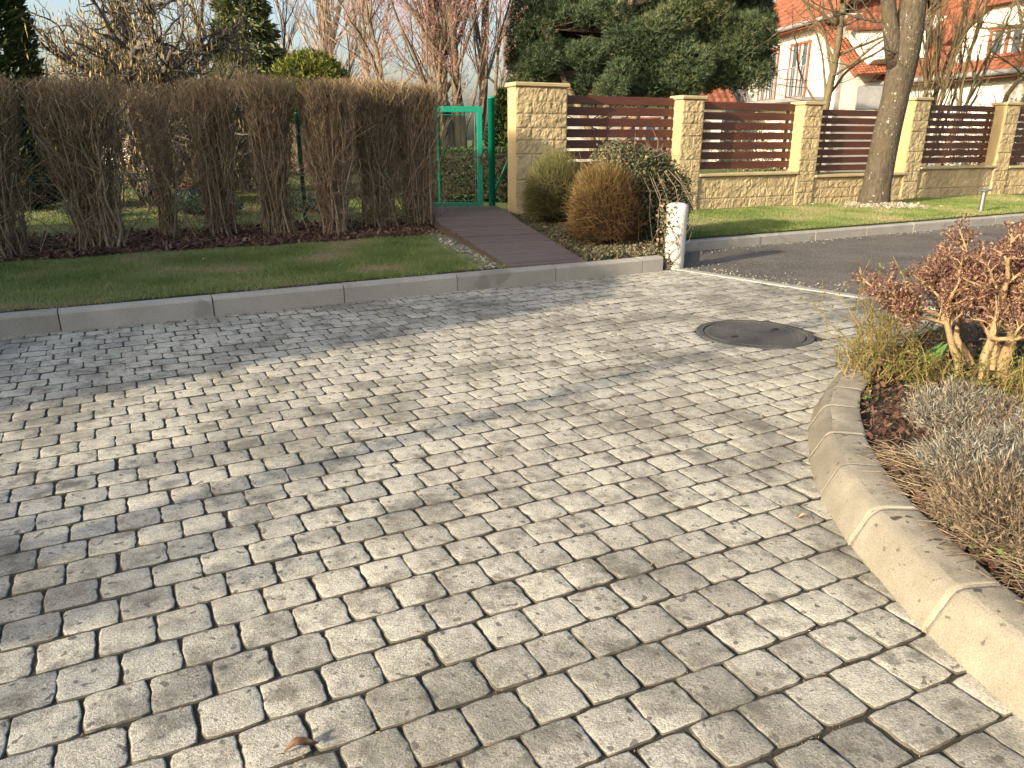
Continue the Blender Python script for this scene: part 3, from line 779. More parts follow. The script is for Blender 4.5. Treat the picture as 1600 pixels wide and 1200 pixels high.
def hedge_shrub(k, s0, t0, wide, dens, moss):
    base = st(s0, t0, GZ)
    root = thing('hedge_shrub', base, hl[k], 'shrub', 'bare clipped hedge shrubs along the mulch bed')
    mb = MB(); ns = int(95 * dens); tips = []; ht = HT + rng.normal() * .02 + max(0, s0) * .034
    wmin = -wide
    for i in range(ns):
        a = np.array([s0 + rng.normal() * wide * .27, t0 + rng.normal() * .11])
        e = np.array([s0 + rng.uniform(-wide, wide), t0 + rng.uniform(-.33, .33)])
        h = ht * rng.uniform(.75, .99); n = 7; pts = []
        for f in np.linspace(0, 1, n):
            g = f ** .85; w = rng.normal(size=2) * .018 * (f > 0)
            q = a + (e - a) * g + w; pts.append(np.r_[KD * q[0] + KN * q[1], GZ + (h - GZ) * f])
        r0 = rng.uniform(.006, .017)
        mb.tube(pts, np.linspace(r0, .003, n), 5, cap=False); tips.append(np.array(pts))
    for i in range(5):
        q = np.array([s0 + rng.uniform(-wide, wide), t0 - .3 + rng.normal() * .05]); L_ = rng.uniform(.3, .8); z_ = rng.uniform(.3, 1.2); w_ = rng.normal(size=2) * .12
        mb.tube([np.r_[KD * q[0] + KN * q[1], z_], np.r_[KD * (q[0] + w_[0]) + KN * (q[1] - .05), z_ + L_ * .5], np.r_[KD * (q[0] + w_[0] * 2.5) + KN * (q[1] - .12), z_ + L_ * .9]], np.array([.005, .004, .002]), 4)
    if moss:
        m = 40; Q0 = np.c_[np.outer(s0 + rng.normal(size=m) * .16, KD) + np.outer(t0 + rng.normal(size=m) * .12, KN), GZ + rng.uniform(.3, .9, m)]
        Q1 = Q0 + np.c_[rng.normal(size=(m, 2)) * .05, rng.uniform(.2, .45, m)]; mb.sticks(Q0, Q1, .006, .004, m=1)
    mb.build('stems', [MT['hedge_stem'], MT['ygreen']] if moss else MT['hedge_stem'], root, smooth=True)
    A = []; B = []; r0 = []
    nt = int(4800 * dens)
    T = np.array(tips); idx = rng.integers(0, ns, nt); f = 6 * np.clip(1 - np.abs(rng.normal(size=nt)) * .46, .08, .999); i0 = np.floor(f).astype(int).clip(0, 5)
    P0 = T[idx, i0] + (T[idx, i0 + 1] - T[idx, i0]) * (f - i0)[:, None]
    P0 = P0 + np.c_[rng.normal(size=(nt, 2)) * .035, np.zeros(nt)]
    d = rv(nt); d[:, 2] = np.abs(d[:, 2]) * 1.3 + .35; d = unit(d); L = rng.uniform(.06, .26, nt)
    P1 = P0 + d * L[:, None]
    # clipping planes: flat top and faces
    top = ht + .012 * np.sin(P1[:, 0] * 5) + rng.normal(size=nt) * .012
    P1[:, 2] = np.minimum(P1[:, 2], top); P0[:, 2] = np.minimum(P0[:, 2], top - .02)
    tq = P1[:, :2] @ KN; over = np.clip((t0 - .42) - tq, 0, None) - np.clip(tq - (t0 + .42), 0, None); P1[:, :2] += np.outer(over, KN); sq_ = P1[:, :2] @ KD; lim = wide * (.62 + .42 * P1[:, 2] / HT) + rng.random(nt) * .07; P1[:, :2] += np.outer(np.clip(sq_, s0 - lim, s0 + lim) - sq_, KD)
    tw = MB(); tw.sticks(P0, P1, rng.uniform(.0022, .004, nt), .0016, rng.normal(size=(nt, 3)) * .015)
    # short spiky regrowth on the cut top
    m = int(1500 * dens); ss = rng.uniform(-wide, wide, m) * .98 + s0; tt = rng.uniform(-.36, .36, m) + t0
    Q0 = np.c_[np.outer(ss, KD) + np.outer(tt, KN), ht - rng.uniform(.05, .35, m)]
    dd = rv(m); dd[:, 2] = np.abs(dd[:, 2]) + .6; dd = unit(dd)
    Q1 = Q0 + dd * rng.uniform(.05, .2, m)[:, None]; Q1[:, 2] = np.minimum(Q1[:, 2], ht + .01 + rng.random(m) * .025)
    tw.sticks(Q0, Q1, .003, .0018)
    # suckers crossing low down
    m = int(380 * dens); Q0 = np.c_[np.outer(s0 + rng.normal(size=m) * .25, KD) + np.outer(t0 + rng.normal(size=m) * .16, KN), GZ + rng.uniform(0, .9, m)]
    dd = rv(m); dd[:, 2] = np.abs(dd[:, 2]); Q1 = Q0 + unit(dd) * rng.uniform(.15, .5, m)[:, None]
    tw.sticks(Q0, Q1, .003, .0015, rng.normal(size=(m, 3)) * .04)
    tw.build('twigs', MT['hedge_twig'], root)
for k, (s0, t0, _) in enumerate(hs):
    hedge_shrub(k, s0, t0, [.45, .40, .34, .44, .27, .28, .28, .29, .32, .27][k], [.6, .8, .85, 1.0, .3, .7, .85, .85, .9, .9][k], k == 5)

# ------------------------------------------------------------------ chain-link fence behind the hedge, gate
def diamonds(mb, A, d, L, z0, z1, cell=.055, r=.0016):
    """chain-link wires in the vertical plane through A along 2-D dir d"""
    H = z1 - z0; P = []; Q = []
    k = np.arange(-H, L, cell)
    for sgn in (1, -1):
        for x in k:
            xa, xb = (x, x + H); za, zb = (z0, z1) if sgn > 0 else (z1, z0)
            ca, cb = max(xa, 0), min(xb, L)
            if cb <= ca: continue
            fa, fb = (ca - xa) / H, (cb - xa) / H
            P.append([A[0] + d[0] * ca, A[1] + d[1] * ca, za + (zb - za) * fa]); Q.append([A[0] + d[0] * cb, A[1] + d[1] * cb, za + (zb - za) * fb])
    mb.sticks(np.array(P), np.array(Q), r, r)
def post(mb, p, z0, z1, r, n=14):
    mb.lathe((p[0], p[1], 0), [(r, z0), (r, z1 - .012), (r * 1.12, z1 - .012), (r * 1.12, z1), (r * .8, z1 + .012), (r * .3, z1 + .017)], n)
def link_fence():
    root = thing('chain_link_fence', st(1, 10.75, GZ), 'green posted chain-link fence standing behind the bare hedge', 'fence')
    A = st(-4.5, 10.75)[:2]
    for s in (-3.9, -1.35, 2.42, 3.72):
        mb = MB(); p = st(s, 10.75 if s > 0 else 10.2); post(mb, p, GZ - .05, 1.62 if s != 3.72 else 1.48, .03); mb.build('fence_post', MT['green'], root, smooth=True)
    mb = MB(); diamonds(mb, A, KD, 8.9, GZ + .03, 1.55, .06, .0010); mb.build('wire_mesh', MT['wire'], root)
    mb = MB(); n = 2
    for z in (.2, .85, 1.54): mb.sticks(np.array([np.r_[A, z]]), np.array([np.r_[A + KD * 8.9, z]]), .002, .002)
    mb.build('tension_wires', MT['green'], root)
link_fence()
def gate():
    pz = .2
    root = thing('garden_gate', (-.95, 11.9, pz), 'green metal garden gate with wire mesh infill and short spikes on top', 'gate')
    gd = np.array([math.cos(R(8)), math.sin(R(8))]); Rt = np.array([-.455, 11.96]); W = 1.02; Lt = Rt - gd * W
    z0, z1 = .255, 1.755; b = .085
    mb = MB(); rot = R(8); mid = (Rt + Lt) / 2
    mb.box((*(Rt - gd * b / 2), (z0 + z1) / 2), (b, .045, z1 - z0), rot, .006); mb.box((*(Lt + gd * b / 2), (z0 + z1) / 2), (b, .045, z1 - z0), rot, .006)
    mb.box((*mid, z1 - b / 2 + .001), (W - 2 * b, .043, b), rot, .004); mb.box((*mid, z0 + b / 2 - .001), (W - 2 * b, .043, b), rot, .004)
    mb.build('gate_frame', MT['green'], root)
    mb = MB(); i = Lt + gd * (b + .03); w = W - 2 * b - .06
    za, zb = z0 + b + .03, z1 - b - .035
    for A_, B_ in (((i), (i)), ((i + gd * w), (i + gd * w))): mb.tube([np.r_[A_, za], np.r_[B_, zb]], .005, 6)
    for z in (za, zb): mb.tube([np.r_[i, z], np.r_[i + gd * w, z]], .005, 6)
    for f in (.15, .85):
        for z in (za, zb):
            e = z0 + b if z == za else z1 - b
            mb.tube([np.r_[i + gd * w * f, z], np.r_[i + gd * w * f, e]], .004, 5)
    mb.build('mesh_rim', MT['green'], root)
    mb = MB(); diamonds(mb, i, gd, w, za, zb, .055, .0010); mb.build('wire_mesh', MT['wire'], root)
    for k in range(16):
        mb = MB(); p = Lt + gd * (.04 + k * (W - .08) / 15); mb.tube([np.r_[p, z1 - .004], np.r_[p, z1 + .075]], .0032, 5)
        mb.build('spike', MT['wire'], root)
    mb = MB(); p = Rt - gd * .033
    mb.box((p[0], p[1] - .035, 1.0), (.035, .02, .16), rot, .005); mb.tube([np.r_[p + np.array([0, -.05]), 1.03], np.r_[p + np.array([-.0, -.09]), 1.03], np.r_[p + np.array([-.10, -.09]), 1.03]], .009, 7)
    mb.build('latch', MT['darkwood'], root)
    g = 'green tubular posts around the gate'
    mb = MB(); post(mb, (-.315, 11.99), .12, 1.88, .053, 20)
    tag(mb.build('gate_post', MT['green'], smooth=True, org=(-.315, 11.99, .12)), 'thick green tubular post on the latch side of the gate', 'post', g)
    mb = MB(); post(mb, (Lt[0] - .09, Lt[1]), .12, 1.80, .045, 16)
    tag(mb.build('gate_post', MT['green'], smooth=True, org=(Lt[0] - .09, Lt[1], .12)), 'green hinge post of the gate half hidden by the hedge', 'post', g)
    rt = thing('fence_post', (-.0, 12.22, .12), 'thin green post with diagonal brace against the tall yellow pillar', 'post', g)
    mb = MB(); post(mb, (.0, 12.22), .1, 1.83, .024); mb.build('pole', MT['green'], rt, smooth=True)
    mb = MB(); mb.tube([(.0, 12.22, 1.12), (-.35, 12.55, .3)], .018, 8); mb.build('brace', MT['green'], rt, smooth=True)
    mb = MB(); mb.box((.03, 12.20, 1.78), (.07, .035, .03), 0, .004); mb.build('clamp', MT['darkwood'], rt)
    mb = MB(); post(mb, (-1.28, 13.6), .1, 1.66, .03)
    tag(mb.build('fence_post', MT['green'], smooth=True, org=(-1.28, 13.6, .1)), 'thin green post seen through the upper left of the gate', 'post', g)
gate()

# ------------------------------------------------------------------ yellow block fence
FA = math.atan(.466); FD = np.array([math.cos(FA), math.sin(FA)]); FN = np.array([-math.sin(FA), math.cos(FA)])
F0 = np.array([.84, 12.0])
def fp(a, o=0.0): return F0 + FD * a + FN * o
def rough_face(mb, P0, du, L, H, z0, bl=.39, bh=.19, seed=0, cell=.022, amp=.026, off=0.0):
    """split-face block wall face: P0 2-D start, du 2-D direction, outward = right-hand normal (du.y,-du.x)"""
    nu = max(2, int(L / cell)); nv = max(2, int(H / cell))
    u = np.linspace(0, L, nu + 1); v = np.linspace(0, H, nv + 1)
    U, Vv = np.meshgrid(u, v, indexing='ij')
    row = np.floor((H - Vv + 1e-6) / bh); sh = np.where(row % 2 == 0, 0, bl * .5) + off
    bu = (U + sh) % bl; bv = (H - Vv) % bh; blk = np.floor((U + sh) / bl) + row * 37 + seed * 101
    e = np.minimum(np.minimum(bu, bl - bu), np.minimum(bv, bh - bv))
    k = np.clip(e / .014, 0, 1); k = .35 + .65 * k * k * (3 - 2 * k)
    s1 = seed * 7.7
    D = amp * (fbm(U * 17 + s1, Vv * 17 + 3, 3) * 1.2 - .15) * k + .016 * (fbm(U * 44 + s1, Vv * 40, 2) - .4) * k - .004 * (e < .009)
    ed = (U < 1e-6) | (U > L - 1e-6) | (Vv < 1e-6) | (Vv > H - 1e-6); D = np.where(ed, 0, D)
    n = np.array([du[1], -du[0]])
    X = P0[0] + du[0] * U + n[0] * D; Y = P0[1] + du[1] * U + n[1] * D
    V = np.stack([X, Y, z0 + Vv], -1).reshape(-1, 3)
    i = np.arange(nu)[:, None] * (nv + 1); j = np.arange(nv)[None]
    Q = np.stack([i + j, i + nv + 1 + j, i + nv + 2 + j, i + j + 1], -1).reshape(-1, 4)
    rb = (np.sin(blk * 12.9898) * 43758.5453) % 1.0
    g = (e < .010).reshape(-1)
    rnd = np.where(g, .1, .45 + .5 * rb.reshape(-1))
    mb.add(V, Q, rnd=rnd)
def pillar(root, a0, a1, z1, seed, depth=.30, proud=.0, z0=.05):
    w = a1 - a0; P = fp(a0, -proud)
    mb = MB(); rough_face(mb, P, FD, w, z1 - z0, z0, seed=seed, off=.0 if w > .6 else .20, bl=.52 if w > .6 else .9)
    # smooth sides, back
    A, B, C, D_ = fp(a0, -proud), fp(a1, -proud), fp(a1, depth), fp(a0, depth)
    for p, q in ((D_, A), (B, C), (C, D_)):
        mb.add([np.r_[p, z0], np.r_[q, z0], np.r_[q, z1], np.r_[p, z1]], [[0, 1, 2, 3]], m=1)
    mb.add([np.r_[A, z1], np.r_[B, z1], np.r_[C, z1], np.r_[D_, z1]], [[0, 1, 2, 3]], m=1)
    o = mb.build('pillar', [MT['block'], MT['smoothblock']], root)
    mb = MB(); c = fp((a0 + a1) / 2, (depth - proud) / 2)
    mb.box((*c, z1 + .032), (w + .07, depth + proud + .07, .06), FA, .012); mb.build('pillar_cap', MT['cap'], o)
def block_fence():
    root = thing('garden_fence', (*fp(2.4), .1), 'yellow split-block fence with brown slat panels between pillars', 'fence')
    pil = [(-.86, 0.0, 2.02), (2.16, 2.60, 1.90), (4.83, 5.27, 1.86), (7.65, 8.10, 1.99), (10.42, 10.88, 1.95), (13.2, 13.66, 1.95), (16, 16.46, 1.95)]
    for k, (a, b, z) in enumerate(pil): pillar(root, a, b, z, k + 1)
    walls = [(0.0, 2.16, .70), (2.60, 4.83, .67), (5.27, 7.65, .60), (8.10, 10.42, .70), (10.88, 13.2, .68), (13.66, 16, .68)]
    for k, (a, b, z) in enumerate(walls):
        mb = MB(); rough_face(mb, fp(a + .001, .03), FD, b - a - .002, z - .05, .05, seed=20 + k)
        A, B, C, D_ = fp(a + .001, .03), fp(b - .001, .03), fp(b - .001, .27), fp(a + .001, .27)
        mb.add([np.r_[C, .05], np.r_[D_, .05], np.r_[D_, z], np.r_[C, z]], [[0, 1, 2, 3]], m=1)
        mb.add([np.r_[A, z], np.r_[B, z], np.r_[C, z], np.r_[D_, z]], [[0, 1, 2, 3]], m=1)
        o = mb.build('base_wall', [MT['block'], MT['smoothblock']], root)
        mb = MB(); c = fp((a + b) / 2, .135); mb.box((*c, z + .026), (b - a - .004, .33, .05), FA, .01); mb.build('sill', MT['cap'], o)
        n = 7 if k < 2 else 8; top = [1.93, 1.885, 1.80, 1.93, 1.9, 1.9][k]; bot = z + .075; pitch = (top - bot) / n; h = pitch * .76
        mb = MB()
        for i in range(n):
            zc = top - h / 2 - i * pitch - (pitch - h) * .0; mb.box((*fp((a + b) / 2, .235), zc), (b - a - .03, .022, h), FA, .004, rnd=rng.random())
        for e in (a + .12, (a + b) / 2 if False else b - .12):
            mb.box((*fp(e, .275), (top + bot) / 2), (.05, .05, top - bot - .02), FA, .004, rnd=.2)
        mb.build('slat_panel', MT['slat'], root)
block_fence()

# ------------------------------------------------------------------ white post, ivy, shrubs by the boardwalk
def white_post():
    b = (1.70, 7.77, 0)
    root = thing('concrete_post', b, 'stout old white concrete post overgrown by ivy at the kerb end', 'post')
    mb = MB(); prof = [(.100, -.05), (.101, .1), (.104, .3), (.107, .5), (.112, .60), (.110, .635), (.100, .655), (.07, .668), (.03, .672)]
    mb.lathe(b, prof, 26, noise=.035); mb.build('shaft', MT['oldwhite'], root, smooth=True)
white_post()
def ivy_vine():
    root = thing('ivy_vine', (1.6, 7.66, .1), 'thin leafy ivy climbing the left side of the white post', 'vine')
    mb = MB(); C = []
    for k in range(6):
        a0 = rng.uniform(PI * .8, PI * 1.5); P = []
        n = 12; h = rng.uniform(.4, .75)
        for i in range(n):
            a = a0 + .5 * math.sin(i * .7 + k) + rng.normal() * .08; rr = .115 + rng.random() * .012
            P.append((1.70 + rr * math.cos(a), 7.77 + rr * math.sin(a), .06 + h * i / (n - 1)))
        if k < 2: P += [(P[-1][0] + .12, P[-1][1] - .02, P[-1][2] - .03), (P[-1][0] + .16, P[-1][1] - .03, P[-1][2] - .16)]
        mb.tube(P, np.linspace(.005, .002, len(P)), 5); C += P
    mb.build('stems', MT['barkbrown'], root, smooth=True)
    C = np.array(C); C = C[C[:, 0] < 1.645]; C = np.repeat(C, 5, 0); n = len(C); C = C + rng.normal(size=(n, 3)) * np.array([.035, .03, .045]); C[:, 0] -= .02
    U = rv(n) * rng.uniform(.012, .024, n)[:, None]; W = unit(np.cross(U, rv(n))) * (np.linalg.norm(U, axis=1) * .8)[:, None]
    l = MB(); l.leaves(C, U, W); l.build('leaves', MT['ivy'], root)
ivy_vine()
def blob(c, rad, n=2, amp=.12, sq=2.6):
    """lumpy closed core, rounded-box shaped"""
    th = np.linspace(0.02, PI - .02, 18); ph = np.arange(28) * 2 * PI / 28
    V = []
    for t in th:
        for p in ph:
            d = np.array([math.sin(t) * math.cos(p), math.sin(t) * math.sin(p), math.cos(t)])
            r = (np.abs(d) ** sq).sum() ** (-1 / sq); V.append(d * r * (1 + amp * (rng.random() - .5)))
    V = np.array(V) * np.asarray(rad) + np.asarray(c); m = len(ph)
    Q = [[i * m + j, (i + 1) * m + j, (i + 1) * m + (j + 1) % m, i * m + (j + 1) % m] for i in range(len(th) - 1) for j in range(m)]
    return V, Q
def surf_points(c, rad, n, sq=2.6, lo=.78, hi=1.05, lump=.14, rot=0.0, up=None):
    d = rv(n)
    if up is not None: d[:, 2] = np.where(d[:, 2] < up, -d[:, 2] * .6, d[:, 2]); d = unit(d)
    r = (np.abs(d) ** sq).sum(1) ** (-1 / sq)
    l = 1 + lump * (fbm(d[:, 0] * 3 + d[:, 2] * 2.1 + 11 + c[0], d[:, 1] * 3 + d[:, 2] * 1.3 + 5 + c[1], 3) - .45) * 2
    P = d * (r * l * rng.uniform(lo, hi, n))[:, None] * np.asarray(rad)
    ca, sa = math.cos(rot), math.sin(rot); P = np.c_[P[:, 0] * ca - P[:, 1] * sa, P[:, 0] * sa + P[:, 1] * ca, P[:, 2]]
    dd = np.c_[d[:, 0] * ca - d[:, 1] * sa, d[:, 0] * sa + d[:, 1] * ca, d[:, 2]]
    return P + np.asarray(c), dd
def leafcloud(mb, P, d, lo, hi, asp=.55, out=.5, rnd=None):
    n = len(P); U = unit(rv(n) + d * out) * rng.uniform(lo, hi, n)[:, None]
    W = unit(np.cross(U, rv(n) + d * .6)) * (np.linalg.norm(U, axis=1) * asp)[:, None]
    mb.leaves(P, U, W, rnd)
def ivy_mound():
    c = np.array([1.50, 8.95, .66]); rad = (.58, .40, .50)
    root = thing('ivy_mound', (1.50, 8.95, GZ), 'dense ivy covered mound with small mottled leaves behind the white post', 'ivy')
    mb = MB(); V, Q = blob(c, (.44, .30, .38)); mb.add(V, Q); mb.build('inner_stems', MT['darkcore'], root)
    mb = MB(); P, d = surf_points(c, rad, 13000, 3.2, .74, 1.06, .2, rot=R(20))
    P[:, 2] += .15 * np.clip((1.62 - P[:, 0]) / .5, -1.2, 1) * np.clip((P[:, 2] - .5) / .5, 0, 1)
    pat = fbm(P[:, 0] * 4, P[:, 2] * 4, 2); leafcloud(mb, P, d, .010, .024, .7, .2, np.clip(rng.normal(size=len(P)) * .22 + .45 + (pat - .4) * .6, 0, 1))
    mb.build('leaves', MT['ivy'], root)
    mb = MB(); A, d = surf_points(c, rad, 260, 3.2, .9, 1.02, .2, rot=R(20)); B = A + unit(rv(260) + d * .7) * rng.uniform(.08, .28, 260)[:, None]
    mb.sticks(A, B, .0035, .0018, rng.normal(size=(260, 3)) * .03); 
    for k in range(7):
        x = rng.uniform(1.5, 1.95); mb.tube([(x - .1, 8.6, .95), (x, 8.42, .85 - rng.random() * .2), (x + rng.normal() * .08, 8.3, .5), (x + rng.normal() * .1, 8.2, .2)], np.array([.004, .0035, .003, .002]), 5)
    mb.build('vines', MT['twig'], root)
ivy_mound()
def broom(name, c, rx, rz, n, mat, label, up=.22):
    root = thing(name, (*c, GZ), label, 'shrub')
    d = rv(n); d[:, 2] = np.abs(d[:, 2]) * 1.35 - .50; d = unit(d)
    L = 1 + .45 * (fbm(d[:, 0] * 2.2 + 5 + c[0] * 9, d[:, 1] * 2.2 + d[:, 2] * 1.9 + 4, 3) - .42)
    r = rng.uniform(.55, 1.0, n) * L
    zc = GZ + rz * .40
    T = np.c_[c[0] + d[:, 0] * rx * r, c[1] + d[:, 1] * rx * r, zc + d[:, 2] * rz * .62 * r]
    dd = unit(d + np.array([0, 0, up]) + rng.normal(size=(n, 3)) * .36)
    T[:, 2] = np.maximum(T[:, 2], GZ + .03 + .05 * rng.random(n)); l = rng.uniform(.10, .30, n) * np.where(rng.random(n) < .06, 1.4, 1); T = T + dd * (np.where(rng.random(n) < .08, rng.random(n) * .14, 0))[:, None]; A = T - dd * l[:, None]; A[:, 2] = np.maximum(A[:, 2], GZ)
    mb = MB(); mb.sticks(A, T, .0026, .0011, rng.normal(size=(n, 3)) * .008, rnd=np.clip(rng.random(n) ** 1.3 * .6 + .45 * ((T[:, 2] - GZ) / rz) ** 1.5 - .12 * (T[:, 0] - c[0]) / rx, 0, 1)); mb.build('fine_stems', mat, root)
    k = 90; a = rng.random(k) * 2 * PI; B = np.c_[c[0] + np.cos(a) * rx * .6 * rng.random(k), c[1] + np.sin(a) * rx * .6 * rng.random(k), rng.uniform(GZ + rz * .4, GZ + rz * .8, k)]
    A = np.c_[np.full(k, c[0]) + rng.normal(size=k) * .05, np.full(k, c[1]) + rng.normal(size=k) * .05, np.full(k, GZ)]
    mb = MB(); mb.sticks(A, B, .006, .003, n=5); V, Q = blob((c[0], c[1], zc), (rx * .6, rx * .6, rz * .39), sq=2.0); mb.add(V, Q); mb.build('inner_stems', MT['darkcore'], root)
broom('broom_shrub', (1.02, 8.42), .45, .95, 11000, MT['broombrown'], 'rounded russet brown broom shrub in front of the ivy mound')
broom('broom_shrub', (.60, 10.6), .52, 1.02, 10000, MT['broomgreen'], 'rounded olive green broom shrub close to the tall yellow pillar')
def groundcover():
    def inside(s, t):
        # triangle-like bed between the boardwalk and the kerb end
        P = np.outer(s, KD) + np.outer(t, KN)
        bx = np.interp(P[:, 1], [7.2, 10.15, 12.0], [.76, .12, -.2]) ; return (P[:, 0] > bx) & (t > 6.13)
    s = rng.uniform(4.0, 6.9, 60000); t = rng.uniform(6.13, 10.6, 60000); k = inside(s, t) & (s < 5.0 + (t - 6.1) * .55)
    s, t = s[k], t[k]; P = np.outer(s, KD) + np.outer(t, KN); n = len(P)
    h = .02 + .11 * fbm(P[:, 0] * 5, P[:, 1] * 5, 3); C = np.c_[P, GZ + h * rng.random(n) ** .6]
    mb = MB(); leafcloud(mb, C, np.tile([0, 0, 1.], (n, 1)), .010, .022, .6, .3)
    tag(mb.build('ground_cover', MT['cover']), 'low brownish green ground cover between boardwalk and kerb', 'ground cover', kind='stuff')
    n = 700; s = rng.uniform(4.3, 6.4, n); t = rng.uniform(6.13, 10.2, n); k = inside(s, t) & (s < 5.0 + (t - 6.1) * .5); s, t = s[k], t[k]; n = len(s)
groundcover()

# ------------------------------------------------------------------ manhole cover, bollard light, fallen leaves
def manhole():
    c = (1.70, 5.03, 0)
    root = thing('manhole_cover', c, 'round worn grey manhole cover set into the paving', 'manhole cover')
    mb = MB(); mb.lathe(c, [(.398, -.05), (.398, .002), (.392, .005), (.352, .005), (.348, .001), (.348, -.02)], 64); mb.build('frame', MT['iron'], root)
    mb = MB(); mb.lathe(c, [(.340, -.04), (.340, .000), (.334, .004), (.30, .004), (.296, .002), (.15, .0025), (.02, .003)], 64)
    a = R(30)
    mb.build('lid', MT['iron'], root)
    for k in range(2):
        mb = MB(); x = c[0] + (.2 if k else -.2) * math.cos(a); y = c[1] + (.2 if k else -.2) * math.sin(a); mb.box((x, y, .0055), (.06, .025, .006), a, .002)
        mb.build('lifting_slot', MT['darkcore'], root)
manhole()
def bollard():
    b = (7.78, 12.55, GZ)
    root = thing('bollard_light', b, 'low steel bollard light with flat round cap on the grass verge', 'bollard light')
    mb = MB(); mb.lathe(b, [(.06, 0), (.06, .008), (.036, .01), (.036, .33)], 20); mb.build('stem', MT['metal'], root, smooth=False)
    mb = MB(); mb.lathe(b, [(.04, .33), (.04, .345), (.11, .35), (.112, .365), (.10, .378), (.03, .385)], 28); mb.build('cap', MT['metal'], root)
bollard()
def fallen_leaf(c, L, W, rot, curl, mat, label):
    n = 9; mb = MB(); V = []; 
    for i in range(n):
        f = i / (n - 1); w = W * math.sin(PI * (f * .92 + .04)) ** .8
        for k in (-1, -.5, 0, .5, 1):
            V.append([(f - .5) * L, w * k * .7, abs(k) * w * curl + .010 * math.sin(f * 5) + .012 * f + rng.random() * .002 + .005])
    V = np.array(V); ca, sa = math.cos(rot), math.sin(rot)
    V = np.c_[V[:, 0] * ca - V[:, 1] * sa + c[0], V[:, 0] * sa + V[:, 1] * ca + c[1], V[:, 2]]
    Q = [[i * 5 + k, (i + 1) * 5 + k, (i + 1) * 5 + k + 1, i * 5 + k + 1] for i in range(n - 1) for k in range(4)]
    mb.add(V, Q, rnd=rng.random(len(V)))
    mb.tube([(c[0] - ca * L * .5, c[1] - sa * L * .5, .006), (c[0] - ca * L * .75, c[1] - sa * L * .75, .008)], .001, 5)
    tag(mb.build('fallen_leaf', mat, smooth=True, org=(c[0], c[1], 0)), label, 'leaf')
fallen_leaf((-.47, 1.31), .075, .019, R(20), .55, MT['deadleaf'], 'curled brown dead leaf on the pavers at the bottom of the view')
fallen_leaf((1.05, 2.36), .05, .016, R(-15), .2, MT['deadleaf2'], 'flat pale orange dead leaf on the pavers near the curved kerb')
fallen_leaf((-3.0, 7.25), .06, .02, R(40), .3, MT['deadleaf2'], 'small pale dead leaf lying on the shaded lawn'); bpy.data.objects['fallen_leaf.002'].location.z = GZ + .04

# ------------------------------------------------------------------ planting in the bed on the right
def gz_bed(x, y): return .14
def red_shrub():
    b = np.array([2.52, 3.56, .14])
    root = thing('red_leaved_shrub', b, 'pruned shrub with thick tan stems and dark red leaves in the curved bed', 'shrub')
    mb = MB(); tw = []; ends = []
    P = dict(step=.045, wig=.20, up=.07, depth=4, nb=[7, 5, 3, 3], ang=47, lr=.60, rr=.55, rmin=.0028, taper=.62, start=.5, lift=.10)
    stems = [((-.16, -.04), (-.12, .0, 1), .34, .026), ((-.04, .0), (.10, -.05, 1), .32, .033), ((.10, -.02), (.42, -.1, .9), .36, .031), ((.18, .08), (.65, .1, .8), .38, .027), ((-.20, .10), (-.18, .1, 1), .34, .020), ((.0, .14), (.15, .4, .9), .34, .025), ((.36, -.02), (.15, -.2, 1), .34, .026), ((.55, .1), (.1, .1, 1), .36, .026), ((.75, .0), (.2, -.1, 1), .36, .026), ((.30, .25), (.0, .2, 1), .36, .022), ((-.06, .22), (-.2, .3, 1), .34, .02), ((.62, -.15), (-.1, -.1, 1), .34, .02)]
    for dp, d, L, r in stems: grow(mb, tw, b + np.r_[dp, 0], d, L * 1.22, r, 0, P, ends)
    mb.build('branches', MT['tanstem'], root, smooth=True)
    t = MB(); flush_twigs(tw, t); t.build('twigs', MT['dry'], root)
    E = np.array([e[0] for e in ends]); E = E[E[:, 2] > .42]
    C = np.repeat(E, 5, 0); n = len(C); C = C + rng.normal(size=(n, 3)) * .015
    keep = C[:, 2] < 1.08 + .1 * rng.random(n); C = C[keep]; n = len(C)
    l = MB(); leafcloud(l, C, np.tile([0, 0, .6], (n, 1)), .005, .012, .45, .5); l.build('leaves', MT['redleaf'], root)
    print('red shrub ends', len(E), E.min(0), E.max(0))
red_shrub()
def spirea(c, rx, n, h, label, leafn=6, grp='yellow green budding shrublets in the curved bed'):
    root = thing('budding_shrub', (*c, .12), label, 'shrub', grp)
    mb = MB(); C = []; tw = []
    for i in range(n):
        a = rng.random() * 2 * PI; r0 = rng.random() ** .5 * rx * .4; p = np.array([c[0] + math.cos(a) * r0, c[1] + math.sin(a) * r0, .11]); d = unit(np.array([math.cos(a) * .5, math.sin(a) * .5, 1]) + rng.normal(size=3) * .2)
        L = h * rng.uniform(.5, 1.0); pts = [p]; m = 9
        for k in range(m):
            d = unit(d + rng.normal(size=3) * .26 + np.array([0, 0, .1])); pts.append(pts[-1] + d * L / m)
            if k > 1:
                C += [pts[-1]] * leafn
                if rng.random() < .7:
                    e = unit(d + rng.normal(size=3) * .8) * rng.uniform(.03, .10); tw.append((pts[-1], pts[-1] + e, .0016, .001)); C += [pts[-1] + e] * leafn + [pts[-1] + e * .6] * 2
        mb.tube(pts, np.linspace(.0042, .0013, len(pts)), 5, cap=False, rnd=rng.random())
    mb.sticks(np.array([t[0] for t in tw]), np.array([t[1] for t in tw]), .0016, .001)
    mb.build('twigs', MT['spirea_twig'], root, smooth=True)
    C = np.array(C); k = rng.random(len(C)) < .62; C = C[k]; n = len(C); C = C + rng.normal(size=(n, 3)) * .009
    l = MB(); leafcloud(l, C, np.tile([0, 0, 1.], (n, 1)), .004, .010, .5, .4); l.build('leaves', MT['spirea_leaf'], root)
